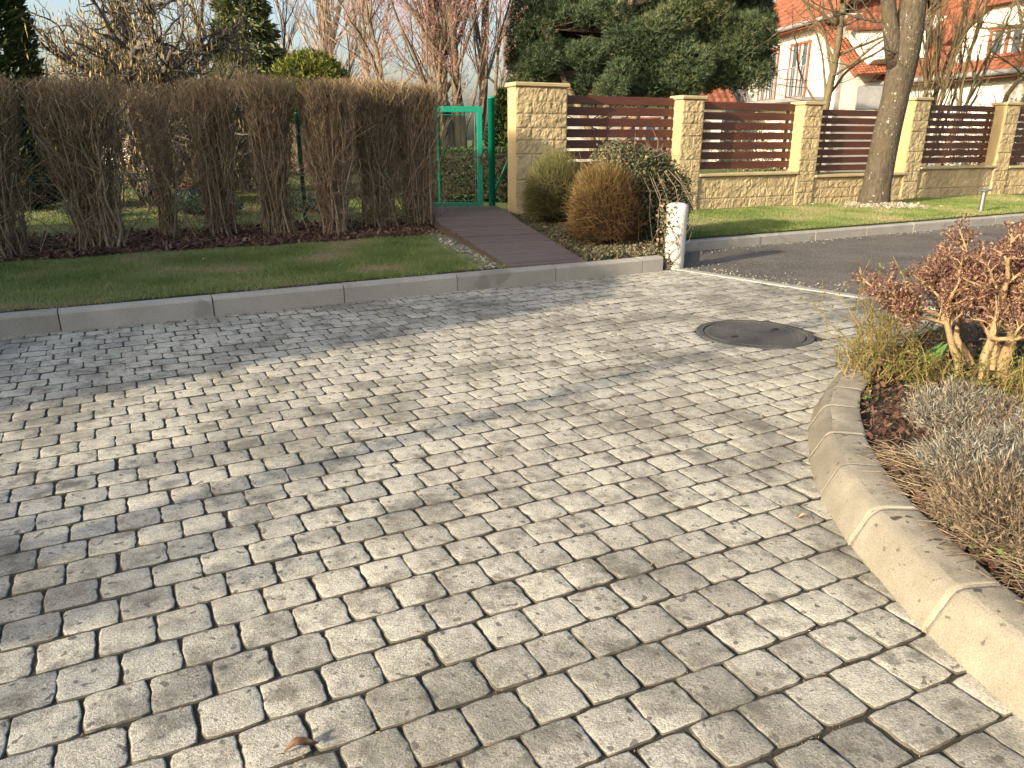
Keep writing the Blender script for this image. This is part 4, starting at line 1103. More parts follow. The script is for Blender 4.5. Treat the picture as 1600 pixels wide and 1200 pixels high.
spirea((2.12, 4.02), .40, 44, .62, 'tallest yellow green budding shrublet at the back corner of the bed')
spirea((1.84, 3.60), .30, 34, .34, 'small budding shrublet by the inner kerb edge left of the tan trunks')
spirea((2.05, 3.22), .30, 34, .34, 'sparse budding shrublet in front of the tan trunks')
spirea((2.16, 2.86), .34, 40, .40, 'mustard coloured budding shrublet behind the lavender at the right edge')
def lavender(c, rx, h, n, mats, label, flop=.5):
    root = thing('lavender', (*c, .12), label, 'shrub', 'grey lavender clumps in the curved bed')
    a = rng.random(n) * 2 * PI; r = rng.random(n) ** .5
    B = np.c_[c[0] + np.cos(a) * r * rx * .55, c[1] + np.sin(a) * r * rx * .55, np.full(n, .12)]
    T = np.c_[c[0] + np.cos(a) * r * rx * 1.05, c[1] + np.sin(a) * r * rx * 1.05, .12 + h * (1 - flop * r ** 2) * rng.uniform(.7, 1.05, n)] + rng.normal(size=(n, 3)) * .02
    mb = MB(); mb.sticks(B, T, .0028, .0014, rng.normal(size=(n, 3)) * .018); mb.build('stems', MT['dry'], root)
    f = rng.uniform(.45, 1.02, n * 13); k = np.repeat(np.arange(n), 13)
    C = B[k] + (T - B)[k] * f[:, None] + rng.normal(size=(n * 13, 3)) * .008; d = unit((T - B)[k] + rv(n * 13) * .15)
    U = unit(d + rv(n * 13) * .65) * rng.uniform(.008, .019, n * 13)[:, None]; W = unit(np.cross(U, rv(n * 13))) * .0018
    mb = MB(); mb.leaves(C + U, U, W); mb.build('leaves', mats, root)
    return root
lavender((1.86, 2.86), .20, .23, 420, MT['lav'], 'silvery grey lavender clump nearest the inner kerb edge')
lavender((2.05, 2.45), .26, .30, 520, MT['lav'], 'large grey lavender clump at the right edge of the view')
lavender((1.68, 2.34), .24, .22, 560, MT['lav'], 'brownish lavender clump with dry floppy stems above the kerb')
lavender((1.58, 2.0), .27, .22, 640, MT['dry'], 'dry straw coloured lavender clump spilling over the near kerb')
lavender((2.08, 1.95), .28, .30, 520, MT['dry'], 'dry lavender clump behind the one spilling over the kerb')
lavender((1.95, 2.75), .2, .2, 380, MT['dry'], 'low dry clump between the two silvery lavender clumps')
lavender((1.62, 1.45), .2, .2, 400, MT['dry'], 'lowest dry lavender clump at the right edge above the kerb')
def spill():
    # flattened dry stems reaching over the kerb edge
    n = 1200; y = rng.uniform(1.35, 2.7, n); k = np.array([np.abs(GKs[:300, 1] - v).argmin() for v in y])
    o = rng.uniform(.16, .42, n); A = np.c_[GKs[k] + gnrm[k] * (o + .08)[:, None], rng.uniform(.12, .19, n)]
    d = np.c_[-gnrm[k] + rng.normal(size=(n, 2)) * .9, rng.normal(size=n) * .25]; B = A + unit(d) * rng.uniform(.05, .15, n)[:, None]; B[:, 2] = np.maximum(B[:, 2], .155)
    mb = MB(); mb.sticks(A, B, .0022, .0012, rng.normal(size=(n, 3)) * .012)
    tag(mb.build('dry_stalks', MT['dry']), 'tangle of dry fallen stalks along the inner kerb edge', 'dry stalks', kind='stuff')
spill()
def tulip(c, n, h, label):
    root = thing('tulip_clump', (*c, .13), label, 'plant', 'tulip leaf clumps in the curved bed')
    for i in range(n):
        a = rng.random() * 2 * PI; d = np.array([math.cos(a), math.sin(a)]); w = np.array([-d[1], d[0]]); m = 8; V = []
        L = h * rng.uniform(.7, 1.1); b = np.array(c) + rng.normal(size=2) * .03; ww = rng.uniform(.014, .024)
        for k in range(m):
            f = k / (m - 1); wd = ww * math.sin(PI * (f * .8 + .2)) ** .7 if f < 1 else .001
            p = b + d * L * (.15 * f + .3 * f * f); z = .12 + L * (f - .25 * f * f)
            V += [[*(p - w * wd), z + wd * .5], [*p, z], [*(p + w * wd), z + wd * .5]]
        Q = [[k * 3 + j, (k + 1) * 3 + j, (k + 1) * 3 + j + 1, k * 3 + j + 1] for k in range(m - 1) for j in (0, 1)]
        mb = MB(); mb.add(V, Q, rnd=rng.random()); mb.build('leaf', MT['tulip'], root, smooth=True)
tulip((2.30, 3.12), 7, .20, 'bright green tulip leaves in front of the tan trunks')
tulip((2.50, 3.02), 7, .19, 'bright green tulip leaves cut by the right edge of the view')
tulip((2.20, 3.72), 6, .18, 'dark green tulip leaves shaded behind the budding shrublets')
def bed_litter():
    def samp(n):
        y = rng.uniform(1.2, 5.0, n); k = np.array([np.abs(GKs[:330, 1] - v).argmin() for v in y]); o = .215 + rng.random(n) ** 1.3 * 1.3
        return GKs[k] + gnrm[k] * o[:, None]
    chips('bed_litter', 'reddish leaf litter and bark in the curved bed', 'litter', MT['mulch'], 5200, samp, lambda P: .125 + .045 * fbm(P[:, 0] * 6, P[:, 1] * 6, 2), .006, .022, .15, .7, .7, .0008)
    P = samp(2600); P = P[fbm(P[:, 0] * 5, P[:, 1] * 5, 2) > .38]; n = len(P); C = np.c_[P, .14 + rng.random(n) * .05]
    mb = MB(); leafcloud(mb, C, np.tile([0, 0, 1.], (n, 1)), .006, .016, .6, .2); tag(mb.build('weeds', MT['weed']), 'small green weeds on the soil of the curved bed', 'weeds', kind='stuff')
bed_litter()

# ------------------------------------------------------------------ street tree with leaning trunk
def street_tree():
    b = np.array([6.56, 13.78, GZ])
    root = thing('street_tree', b, 'large lichen spotted tree trunk on the verge in front of the fence', 'tree')
    mb = MB(); Z = np.array([-.05, .04, .15, .4, .8, 1.3, 1.9, 2.3, 2.55, 2.75, 3.0, 3.5, 4.2, 5.0]); X = np.interp(Z, [0, 1.3, 2.2, 3.0, 3.6, 5], [0, .07, .15, .17, .16, .22])
    rad = np.interp(Z, [-.05, .1, .4, 1.3, 2.0, 2.5, 2.8, 3.2, 4.2, 5], [.30, .26, .235, .225, .222, .245, .235, .21, .18, .15])
    P = np.c_[b[0] + X, b[1] + .02 * np.sin(Z), GZ + Z]
    P, _ = resample(P, 60); rad = np.interp(np.linspace(0, 1, 60), np.linspace(0, 1, len(rad)), np.interp(np.linspace(0, 5, len(rad)), Z, rad))
    n = 40; a = np.arange(n) * 2 * PI / n
    A, ZZ = np.meshgrid(a, np.linspace(0, 5, 60)); jit = 1 + .10 * (fbm(np.cos(A) * 2.2 + 9 + ZZ * .5, np.sin(A) * 2.2 + 4 + ZZ * .8, 3) - .45) + .05 * (fbm(A * 6, ZZ * 5, 2) - .4)
    jit[:, -1] = jit[:, -1]
    mb.tube(P, rad, n, jit=jit); mb.tube([b + np.array([.05, 0, 2.35]), b + np.array([-.08, 0, 2.75]), b + np.array([-.22, -.02, 3.15]), b + np.array([-.34, 0, 3.7]), b + np.array([-.5, .05, 4.6])], np.array([.16, .14, .12, .10, .08]), 18)
    mb.build('trunk', MT['limebark'], root, smooth=True)
    m2 = MB(); tw = []
    PP = dict(step=.25, wig=.16, up=.03, depth=3, nb=[6, 5, 4], ang=48, lr=.62, rr=.55, rmin=.006, taper=.5, start=.2)
    grow(m2, tw, b + np.array([.22, 0, 4.9]), (.1, .1, 1), 2.6, .15, 0, PP); grow(m2, tw, b + np.array([-.5, .05, 4.6]), (-.5, .1, .9), 2.2, .08, 0, PP)
    for z, d, L, r in ((2.95, (-.9, -.2, .35), 1.1, .035), (3.3, (.9, -.3, .5), 1.3, .035), (2.5, (-.6, -.5, .1), .6, .015)):
        grow(m2, tw, b + np.array([.12, 0, z]), d, L, r, 1, PP)
    flush_twigs(tw, m2); m2.build('limbs', MT['limebark'], root, smooth=True)
street_tree()
chips('wood_chips', 'ring of pale wood chips round the foot of the street tree', 'wood chips', MT['chips'], 900, lambda n: np.array([6.66, 13.63]) + rng.normal(size=(n, 2)) * np.array([.36, .26]), lambda P: np.full(len(P), GZ + .015) + .04 * np.exp(-(((P - np.array([6.64, 13.68])) ** 2).sum(1)) * 5), .015, .04, .4, .8, .4)

# ------------------------------------------------------------------ evergreen hedge behind the gate, conifers
def clipped_hedge():
    root = thing('clipped_hedge', (-.6, 14.9, GZ), 'dark green clipped evergreen hedge seen through the gate', 'hedge')
    c = np.array([-.75, 14.9, .62]); rad = (1.35, .42, .50)
    mb = MB(); V, Q = blob(c, (1.25, .34, .42), sq=6, amp=.04); mb.add(V, Q); mb.build('inner_twigs', MT['darkcore'], root)
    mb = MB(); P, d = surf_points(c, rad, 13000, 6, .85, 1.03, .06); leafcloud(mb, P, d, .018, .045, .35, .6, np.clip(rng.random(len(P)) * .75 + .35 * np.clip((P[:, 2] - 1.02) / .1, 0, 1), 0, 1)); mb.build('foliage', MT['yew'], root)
clipped_hedge()
def conifer(name, base, h, r, n, mat, label, kind='column', z0=.1, size=(.05, .13), core=True, cat='tree', asp=.3):
    root = thing(name, base, label, cat)
    b = np.asarray(base, float)
    mb = MB(); mb.tube([b, b + np.array([0, 0, h * .5]), b + np.array([0, 0, h * .97])], np.array([r * .12, r * .07, .01]), 8); mb.build('trunk', MT['barkdark'], root)
    if kind == 'column':
        f = rng.random(n); prof = np.clip(np.minimum(f * 8 + .5, 1) * (1 - np.clip(f - .35, 0, 1) ** 1.6 * 1.6), .06, 1)
    elif kind == 'cone':
        f = rng.random(n) ** 1.5; prof = (1 - f) * (.72 + .28 * np.abs(np.sin(f * 34)))
    a = rng.random(n) * 2 * PI
    lump = 1 + .3 * (fbm(np.cos(a) * 2.4 + f * h * 1.1 + 8, np.sin(a) * 2.4 + f * h * .7 + 3, 3) - .45)
    rr = r * prof * lump * rng.uniform(.55 if kind == 'cone' else .75, 1.05, n)
    P = np.c_[b[0] + np.cos(a) * rr, b[1] + np.sin(a) * rr, b[2] + z0 + f * (h - z0)]
    d = np.c_[np.cos(a), np.sin(a), np.full(n, .55 if kind == 'column' else -.15)]
    mb = MB(); n_ = n; U = unit(unit(d) * .9 + rv(n) * .6) * rng.uniform(size[0], size[1], n)[:, None]; W = unit(np.cross(U, rv(n))) * (np.linalg.norm(U, axis=1) * asp)[:, None]
    if kind == 'cone': P[:, 2] -= rr * .22
    mb.leaves(P, U, W); mb.build('foliage', mat, root)
conifer('thuja_tree', (*at(8, 216, 12.2)[:2], GZ), 6.0, .68, 15000, MT['thuja'], 'tall dark columnar thuja at the left edge behind the hedge')
conifer('spruce_tree', (*at(392, 140, 24)[:2], GZ), 8.2, 2.1, 20000, MT['spruce'], 'conical green spruce rising behind the left part of the hedge', 'cone', z0=1.0, size=(.08, .2), asp=.22)
conifer('evergreen_tree', (*at(788, 220, 16)[:2], GZ), 2.15, .42, 5000, MT['yew'], 'dark young evergreen left of the tall yellow pillar')
def globe():
    c = at(486, 122, 14.2); root = thing('globe_thuja', (c[0], c[1], GZ), 'yellow green rounded thuja top showing above the hedge', 'shrub')
    mb = MB(); mb.tube([(c[0], c[1], GZ), (c[0], c[1], 2.2)], .05, 8); V, Q = blob((c[0], c[1], c[2] - .25), (.5, .5, .5), sq=2); mb.add(V, Q); mb.build('trunk', MT['darkcore'], root)
    mb = MB(); P, d = surf_points((c[0], c[1], c[2] - .22), (.72, .7, .68), 7000, 2.2, .8, 1.06, .2); leafcloud(mb, P, d + np.array([0, 0, .5]), .03, .07, .3, .8); mb.build('foliage', MT['thujayel'], root)
globe()
def pine():
    b = np.array([*at(960, 200, 16.5)[:2], GZ])
    root = thing('pine_tree', b, 'broad dark green pine spreading above the first slat panel', 'tree')
    mb = MB(); tips = []
    c0 = at(1000, 60, 16.8)
    trunks = [[b, b + np.array([-.25, .1, 1.3]), b + np.array([-.1, .1, 2.4]), b + np.array([.2, .1, 3.6]), b + np.array([.45, .1, 5.2])], [b + np.array([.25, 0, 0]), b + np.array([.2, 0, 1.2]), b + np.array([.75, .05, 2.1]), b + np.array([1.3, .1, 3.1]), b + np.array([1.7, .1, 4.4])], [b + np.array([-.2, 0, 0]), b + np.array([-.6, 0, 1.5]), b + np.array([-1.2, .1, 2.5]), b + np.array([-1.6, .1, 3.4])]]
    for t in trunks:
        P, _ = resample(np.array(t), 14); mb.tube(P, np.linspace(.13, .04, 14), 9)
    # cloud-like pads of needles, each on a limb
    pads = []
    for k in range(252):
        u = 815 + 370 * ((k % 21) + rng.random()) / 21; x = (u - 1000) / 190
        top = -75 + 70 * abs(x) ** 2.2; bot = 150 - 35 * abs(x) ** 1.5
        if u < 880: bot = 132
        v = top + (bot - top) * ((k // 21) + rng.random()) / 12; dep = 16.9 + rng.uniform(-1.5, 1.8) * math.sqrt(max(.05, 1 - x * x * .8))
        pads.append((at(u, v, dep), rng.uniform(.28, .58)))
    C = []; D = []; rnd = []
    for (c, r) in pads:
        t = trunks[rng.integers(0, 3)]; P = np.array(t); j = P[np.abs(P[:, 2] - c[2] + .5).argmin()]
        mb.tube([j, (j + c) / 2 + np.array([0, 0, -.1]), c + np.array([0, 0, -.08])], np.array([.016, .011, .006]), 5, cap=False, m=1)
        m = int(330 * (r / .35) ** 2); d = rv(m); d[:, 2] = d[:, 2] * .8 + .12; d = unit(d)
        q = c + d * (np.array([1.05, 1.05, .8]) * r) * (rng.uniform(.3, 1, m) ** .5)[:, None]
        C.append(q); D.append(unit(d * np.array([1, 1, .5]) + np.array([0, 0, .75]))); rnd.append(np.clip(rng.normal(size=m) * .2 + .5 + rng.normal() * .2, 0, 1))
    mb.build('trunk', [MT['barkbrown'], MT['pinelimb']], root, smooth=True)
    C = np.concatenate(C); D = np.concatenate(D); rnd = np.concatenate(rnd); n = len(C)
    rep = 8; C = np.repeat(C, rep, 0); D = np.repeat(D, rep, 0); rnd = np.repeat(rnd, rep); m = len(C)
    T = C + unit(D + rv(m) * .75) * rng.uniform(.05, .13, m)[:, None]; W = rv(m) * .0085
    nb = MB(); nb.blades(C, T, W, rnd); nb.build('needles', MT['pine'], root)
pine()

# ------------------------------------------------------------------ bare trees
def on(u, dep): 
    p = at(u, 216, dep); return np.array([p[0], p[1], GZ])
PA = dict(step=.22, wig=.13, up=.05, depth=4, nb=[7, 5, 4, 3], ang=38, lr=.58, rr=.5, rmin=.006, taper=.5, start=.3, lift=.15)
# twisted hazel with catkins
PT = dict(step=.13, wig=.30, up=.07, depth=4, nb=[9, 7, 5, 3], ang=58, lr=.52, rr=.46, rmin=.006, taper=.55, start=.35, lift=.05)
bare_tree(on(215, 14.0), [((0, 0, 0), (.05, 0, 1), 3.4, .13), ((.1, .1, 0), (-.5, .1, 1), 3.6, .11), ((.15, 0, 0), (.4, .1, 1), 3.3, .10), ((.0, .1, 0), (-.25, 0, 1), 3.8, .11), ((.2, .1, 0), (.65, .1, 1), 3.2, .08)], PT, MT['barkdark'], MT['twigdark'], 'gnarled dark tree with twisted branches and hanging yellow catkins', buds=MT['catkin'], budn=.4, budsize=.05)
# multi-stemmed tree with pink buds behind the gate
PB = dict(step=.28, wig=.06, up=.06, depth=4, nb=[9, 5, 3, 2], ang=34, lr=.54, rr=.30, rmin=.006, taper=.55, start=.3, lift=.15)
bare_tree(on(712, 16.5), [((-.24, 0, 0), (-.10, 0, 1), 3.8, .10), ((-.05, .1, 0), (-.02, .05, 1), 4.6, .155), ((.14, 0, 0), (.05, 0, 1), 4.4, .13), ((.3, .1, 0), (.12, 0, 1), 4.3, .12), ((.05, -.1, 0), (.30, -.05, 1), 3.8, .09), ((-.1, -.1, 0), (-.30, 0, 1), 3.6, .08)], PB, MT['barkbrown'], MT['twigpink'], 'tall multi stemmed bare tree with pink buds behind the gate', buds=MT['bud'], budn=4, budsize=.018)
gr = 'bare trees in the background'
PC = dict(step=.4, wig=.09, up=.07, depth=4, nb=[7, 5, 4, 2], ang=33, lr=.56, rr=.45, rmin=.010, taper=.5, start=.25, lift=.15)
bare_tree(on(505, 27), [((0, 0, 0), (-.03, 0, 1), 6.5, .17), ((.3, .2, 0), (.12, 0, 1), 5.5, .11)], PC, MT['barkpale'], MT['twigpink'], 'pale forked bare tree above the yellow green thuja', group=gr)
bare_tree(on(455, 25), [((0, 0, 0), (-.08, 0, 1), 5.5, .09), ((.3, .2, 0), (.08, 0, 1), 5, .07)], PC, MT['barkbrown'], MT['twig'], 'slender bare tree just right of the spruce', group=gr)
bare_tree(on(605, 24), [((0, 0, 0), (.05, 0, 1), 5.0, .10), ((-.2, .2, 0), (-.16, 0, 1), 4.8, .08)], PC, MT['barkbrown'], MT['twigpink'], 'fine twigged bare tree between the thuja and the pink budded tree', group=gr, buds=MT['bud'], budn=1, budsize=.025)
bare_tree(on(330, 28), [((0, 0, 0), (.1, 0, 1), 5.0, .12)], PC, MT['barkbrown'], MT['twig'], 'pale bare tree between the gnarled tree and the spruce', group=gr)
bare_tree(on(795, 25), [((0, 0, 0), (-.12, 0, 1), 4.2, .09), ((.2, 0, 0), (.03, 0, 1), 3.6, .08)], PC, MT['barkbrown'], MT['twigpink'], 'bare tree left of the pine above the tall yellow pillar', group=gr, buds=MT['bud'], budn=1, budsize=.025)
def twig_shrub(u, dep, w, h, n, mat, label, r=.004):
    b = on(u, dep); root = tag(MB_twig(b, w, h, n, mat, r), label, 'shrub', 'bare shrubs behind the hedge and fence'); return root
def MB_twig(b, w, h, n, mat, r):
    a = rng.random(n) * 2 * PI; q = rng.random(n) ** .5 * w; f = rng.uniform(.25, 1, n)
    T = np.c_[b[0] + np.cos(a) * q, b[1] + np.sin(a) * q, b[2] + h * f * (1 - .35 * (q / w) ** 2) * rng.uniform(.8, 1.05, n)]
    d = unit(np.c_[np.cos(a) * q / w * .8, np.sin(a) * q / w * .8, np.ones(n)] + rng.normal(size=(n, 3)) * .3); A = T - d * (rng.uniform(.2, .5, n) * h * .5)[:, None]
    A[:, 2] = np.maximum(A[:, 2], b[2]); mb = MB(); mb.sticks(A, T, r, r * .45, rng.normal(size=(n, 3)) * .04)
    k = 25; A = np.repeat(b[None], k, 0) + np.c_[rng.normal(size=(k, 2)) * .15, np.zeros(k)]; B = b + np.c_[rng.normal(size=(k, 2)) * w * .6, rng.uniform(.5, .9, k) * h]; mb.sticks(A, B, r * 4, r, n=5)
    return mb.build('bare_shrub', mat, org=b)
twig_shrub(378, 17, 1.0, 3.1, 3200, MT['twig'], 'brownish bare shrub below the spruce behind the hedge', .005)
twig_shrub(300, 16, .9, 2.6, 2200, MT['twig'], 'low brown bare shrub right of the gnarled catkin tree', .005)
twig_shrub(505, 19, .95, 3.9, 2600, MT['twigpink'], 'pinkish bare shrub behind the yellow green thuja', .005)
twig_shrub(605, 18, 1.2, 3.0, 3000, MT['twigpink'], 'rosy bare shrub behind the right part of the hedge', .005)
twig_shrub(660, 15.5, .6, 1.9, 1800, MT['twig'], 'brown bare shrub just left of the gate behind the hedge', .004)
# right of the pine, behind the fence
PD = dict(step=.2, wig=.10, up=.03, depth=4, nb=[6, 4, 3, 2], ang=55, lr=.55, rr=.45, rmin=.005, taper=.55, start=.4, lift=.1)
bare_tree(on(1280, 16.8), [((0, 0, 0), (.02, 0, 1), 3.9, .11)], dict(PD, start=.42, wig=.075, rr=.30, nb=[11, 5, 3, 2]), MT['barkgreen'], MT['twig'], 'small bare tree with mossy trunk and level branches before the white house')
bare_tree(on(1560, 20.5), [((0, 0, 0), (.06, 0, 1), 4.6, .16), ((0, 0, 1.7), (-.35, 0, .85), 2.2, .07)], PD, MT['barkgreen'], MT['twig'], 'forked bare tree in front of the dormer window', group=gr)
bare_tree(on(1583, 18.6), [((0, 0, 0), (.16, 0, 1), 5.0, .14)], PD, MT['barkdark'], MT['twigdark'], 'dark leaning bare trunk at the right edge behind the fence', group=gr)
PE = dict(step=.2, wig=.08, up=.10, depth=3, nb=[4, 3, 2], ang=26, lr=.55, rr=.5, rmin=.005, taper=.55, start=.3, lift=.25)
sp = [((rng.normal() * .22, rng.normal() * .15, 0), (rng.normal() * .09, rng.normal() * .08, 1), rng.uniform(2.2, 3.8), rng.uniform(.025, .06)) for _ in range(9)]
bare_tree(on(1452, 18.0), sp, PE, MT['barkgreen'], MT['twig'], 'upright many stemmed olive shrub right of the street tree', name='bare_shrub', cat='shrub')
def leafy(u, dep, w, h, n, label):
    b = on(u, dep); root = thing('leafy_shrub', b, label, 'shrub', 'small leaved shrubs behind the fence')
    mb = MB(); tw = []; grow(mb, tw, b, (0, 0, 1), h * .6, .03, 0, dict(step=.15, wig=.2, up=.05, depth=3, nb=[6, 5, 4], ang=45, lr=.6, rr=.5, rmin=.004, taper=.5, start=.1)); flush_twigs(tw, mb); mb.build('branches', MT['barkdark'], root)
    P, d = surf_points((b[0], b[1], b[2] + h * .55), (w, w, h * .45), n, 2.2, .3, 1.05, .3); mb = MB(); leafcloud(mb, P, d, .015, .035, .6, .3); mb.build('leaves', MT['ivy'], root)
leafy(1490, 18.6, .7, 2.35, 900, 'sparse small leaved shrub behind the fourth slat panel')
leafy(1592, 17.8, .6, 2.5, 900, 'sparse small leaved shrub at the right edge above the fence')
leafy(1180, 16.2, .9, 1.6, 2600, 'low shrub behind the second slat panel')
leafy(1520, 17.6, .9, 1.5, 2600, 'low shrub behind the fourth slat panel, in front of the white wall')

# ------------------------------------------------------------------ houses
def tiled(mb, A, B, C, D_, rows, cols, th=.05, m=0):
    """roof slope A-B eave, D-C ridge, as courses of overlapping tiles"""
    A, B, C, D_ = [np.asarray(p, float) for p in (A, B, C, D_)]
    nr = unit(np.cross(B - A, D_ - A))
    mb.poly([A, B, C, D_], th, rnd=.25, m=m)
    for r_ in range(rows):
        f0 = r_ / rows; f1 = min(1, (r_ + 1.12) / rows)
        for c_ in range(cols):
            g0 = c_ / cols; g1 = (c_ + .96) / cols
            def P(f, g): return (A + (B - A) * g) * (1 - f) + (D_ + (C - D_) * g) * f
            p = [P(f0, g0), P(f0, g1), P(f1, g1), P(f1, g0)]
            lo = .045; hi = .012; gm = [(p[0] + p[1]) / 2, (p[3] + p[2]) / 2]
            V = [p[0] + nr * lo * .5, gm[0] + nr * (lo + .02), p[1] + nr * lo * .5, p[2] + nr * hi, gm[1] + nr * (hi + .02), p[3] + nr * hi, p[0] + nr * .004, p[1] + nr * .004]
            mb.add(V, [[0, 1, 4, 5], [1, 2, 3, 4], [6, 7, 2, 1]], [[6, 1, 0]], rnd=rng.random(), m=m)
def wallslab(mb, pts, th=.25, m=0): mb.poly(pts, th, m=m)
def window(root, A, B, z0, z1, out, nm=2, frame=None, bars=True):
    """framed window on the wall line A->B (2-D), outward 2-D unit vector out"""
    A = np.asarray(A, float); B = np.asarray(B, float); L = np.linalg.norm(B - A); d = (B - A) / L; rot = math.atan2(d[1], d[0]); c = (A + B) / 2 + out * .03; fr = frame or MT['brownwood']
    mb = MB(); w = .09
    for p in (A + d * w / 2, B - d * w / 2): mb.box((*(p + out * .03), (z0 + z1) / 2), (w, .08, z1 - z0), rot, .008)
    for z in (z0 + w / 2, z1 - w / 2): mb.box((*c, z), (L - 2 * w - .002, .078, w), rot, .008)
    for k in range(1, nm): mb.box((*(A + d * L * k / nm + out * .03), (z0 + z1) / 2), (w, .074, z1 - z0 - 2 * w - .002), rot, .008)
    o = mb.build('window', fr, root)
    mb = MB(); q = (A + B) / 2 + out * .012; mb.box((*q, (z0 + z1) / 2), (L - .02, .02, z1 - z0 - .02), rot); mb.build('pane', MT['glass'], o)
    mb = MB()
    for k in range(nm):
        for s_ in (.18, .82):
            pp = A + d * L * (k + s_) / nm + out * .026; mb.box((*pp, (z0 + z1) / 2), (L / nm * .2, .004, z1 - z0 - 2 * w), rot)
    mb.build('curtain', MT['curtain'], o)
def white_house():
    # wings of one house: all corners given on plan
    a = at(1130, 216, 35)[:2]; b = at(1296, 216, 26.5)[:2]
    root = thing('white_house', (*b, GZ), 'white house with red tiled roofs, dormers and brown windows behind the fence', 'house')
    d = unit(b - a); out = np.array([d[1], -d[0]])
    if out[0] > 0: out = -out
    H1 = 5.35
    # left wing wall (faces the sun)
    back = -out
    mb = MB()
    a2, b2 = a + back * 7, b + back * 7
    for p, q in ((a, b), (b, b2), (b2, a2), (a2, a)): wallslab(mb, [np.r_[p, 0], np.r_[q, 0], np.r_[q, H1], np.r_[p, H1]], .2)
    mb.build('wall', MT['white'], root)
    ea, eb = a + out * .55 - d * .5, b + out * .55 + d * .15
    ra, rb = a + back * 3.4 + d * 2.6, b + back * 3.4 - d * .2
    # eave height chosen so that the gutter runs just above the windows
    mb = MB(); tiled(mb, np.r_[ea, H1 - .1], np.r_[eb, H1 - .1], np.r_[rb, H1 + 3.4], np.r_[ra, H1 + 3.4], 16, 30)
    bk = a + back * 7.5 - d * .5, b + back * 7.5 + d * .15
    tiled(mb, np.r_[bk[1], H1 - .1], np.r_[bk[0], H1 - .1], np.r_[ra, H1 + 3.4], np.r_[rb, H1 + 3.4], 6, 10)
    tiled(mb, np.r_[bk[0], H1 - .1], np.r_[ea, H1 - .1], np.r_[ra, H1 + 3.4], np.r_[ra + back * .02, H1 + 3.4], 10, 12)
    rf = mb.build('roof', [MT['tile'], MT['white']], root); wing_eave = eb
    mb = MB(); mb.tube([np.r_[ea + out * .06, H1 - .13], np.r_[eb + out * .06, H1 - .13]], .075, 10); mb.build('gutter', MT['zinc'], rf)
    mb = MB(); c = (a + b) / 2 + out * .28; mb.box((*c, H1 - .23), (np.linalg.norm(b - a) + .4, .5, .05), math.atan2(d[1], d[0])); mb.build('soffit', MT['brownwood'], rf)
    Lw = np.linalg.norm(b - a)
    for f0, f1 in ((.10, .24), (.36, .52), (.62, .78)): window(root, a + d * Lw * f0, a + d * Lw * f1, 2.75, 4.75, out)
    # balcony railing
    mb = MB(); p0, p1 = a + out * 1.0 + d * 1.0, a + out * 1.0 + d * Lw * .95
    mb.tube([np.r_[p0, 3.72], np.r_[p1, 3.72]], .03, 6)
    for f in np.linspace(0, 1, 56): q = p0 + (p1 - p0) * f; mb.tube([np.r_[q, 2.7], np.r_[q, 3.72]], .014, 4, cap=False)
    c = (p0 + p1) / 2 - out * .5; mb.box((*c, 2.64), (np.linalg.norm(p1 - p0), 1.0, .12), math.atan2(d[1], d[0])); mb.build('balcony', MT['zinc'], root)
    # right wing: long low eave running towards the viewer, roof rising behind it, two dormers
    e0 = at(1338, 216, 26.8)[:2]; e1 = at(1690, 216, 19.0)[:2]
    d2 = unit(e1 - e0); o2 = np.array([d2[1], -d2[0]]);
    if o2[0] > 0: o2 = -o2
    k2 = -o2; L2 = np.linalg.norm(e1 - e0); H2 = 3.1
    mb = MB(); w0, w1 = e0 + k2 * .5, e1 + k2 * .5
    wallslab(mb, [np.r_[w0 - d2 * 1.2, 0], np.r_[w1, 0], np.r_[w1, H2], np.r_[w0 - d2 * 1.2, H2]], .2)
    wallslab(mb, [np.r_[w1, 0], np.r_[w1 + k2 * 7, 0], np.r_[w1 + k2 * 7, H2], np.r_[w1, H2]], .2)
    wallslab(mb, [np.r_[b, 0], np.r_[w0 - d2 * .2, 0], np.r_[w0 - d2 * .2, H2 + .6], np.r_[b, H2 + 1.6]], .2)
    mb.build('wall', MT['white'], root)
    ru = 5.2; rz = H2 + 4.2
    mb = MB(); tiled(mb, np.r_[e0, H2], np.r_[e1, H2], np.r_[e1 + k2 * ru, rz], np.r_[e0 - d2 * 1.2 + k2 * ru, rz], 20, 40)
    mb.poly([np.r_[e0 + k2 * ru - d2 * 1.2, rz], np.r_[e1 + k2 * ru, rz], np.r_[e1 + k2 * ru * 2, H2], np.r_[e0 + k2 * ru * 2 - d2 * 1.2, H2]], .1)
    rf = mb.build('roof', MT['tile'], root)
    mb = MB(); mb.tube([np.r_[e0 + o2 * .07, H2 - .02], np.r_[e1 + o2 * .07, H2 - .02]], .075, 10); mb.build('gutter', MT['zinc'], rf)
    mb = MB(); c = (e0 + e1) / 2 + k2 * .26; mb.box((*c, H2 - .12), (L2, .5, .05), math.atan2(d2[1], d2[0])); mb.build('soffit', MT['brownwood'], rf)
    mb = MB(); mb.tube([np.r_[e0, H2 + .02], np.r_[e0 - d2 * 1.2 + k2 * ru, rz + .02]], .07, 6); mb.build('verge_board', MT['brownwood'], rf)
    sl = (rz - H2) / ru
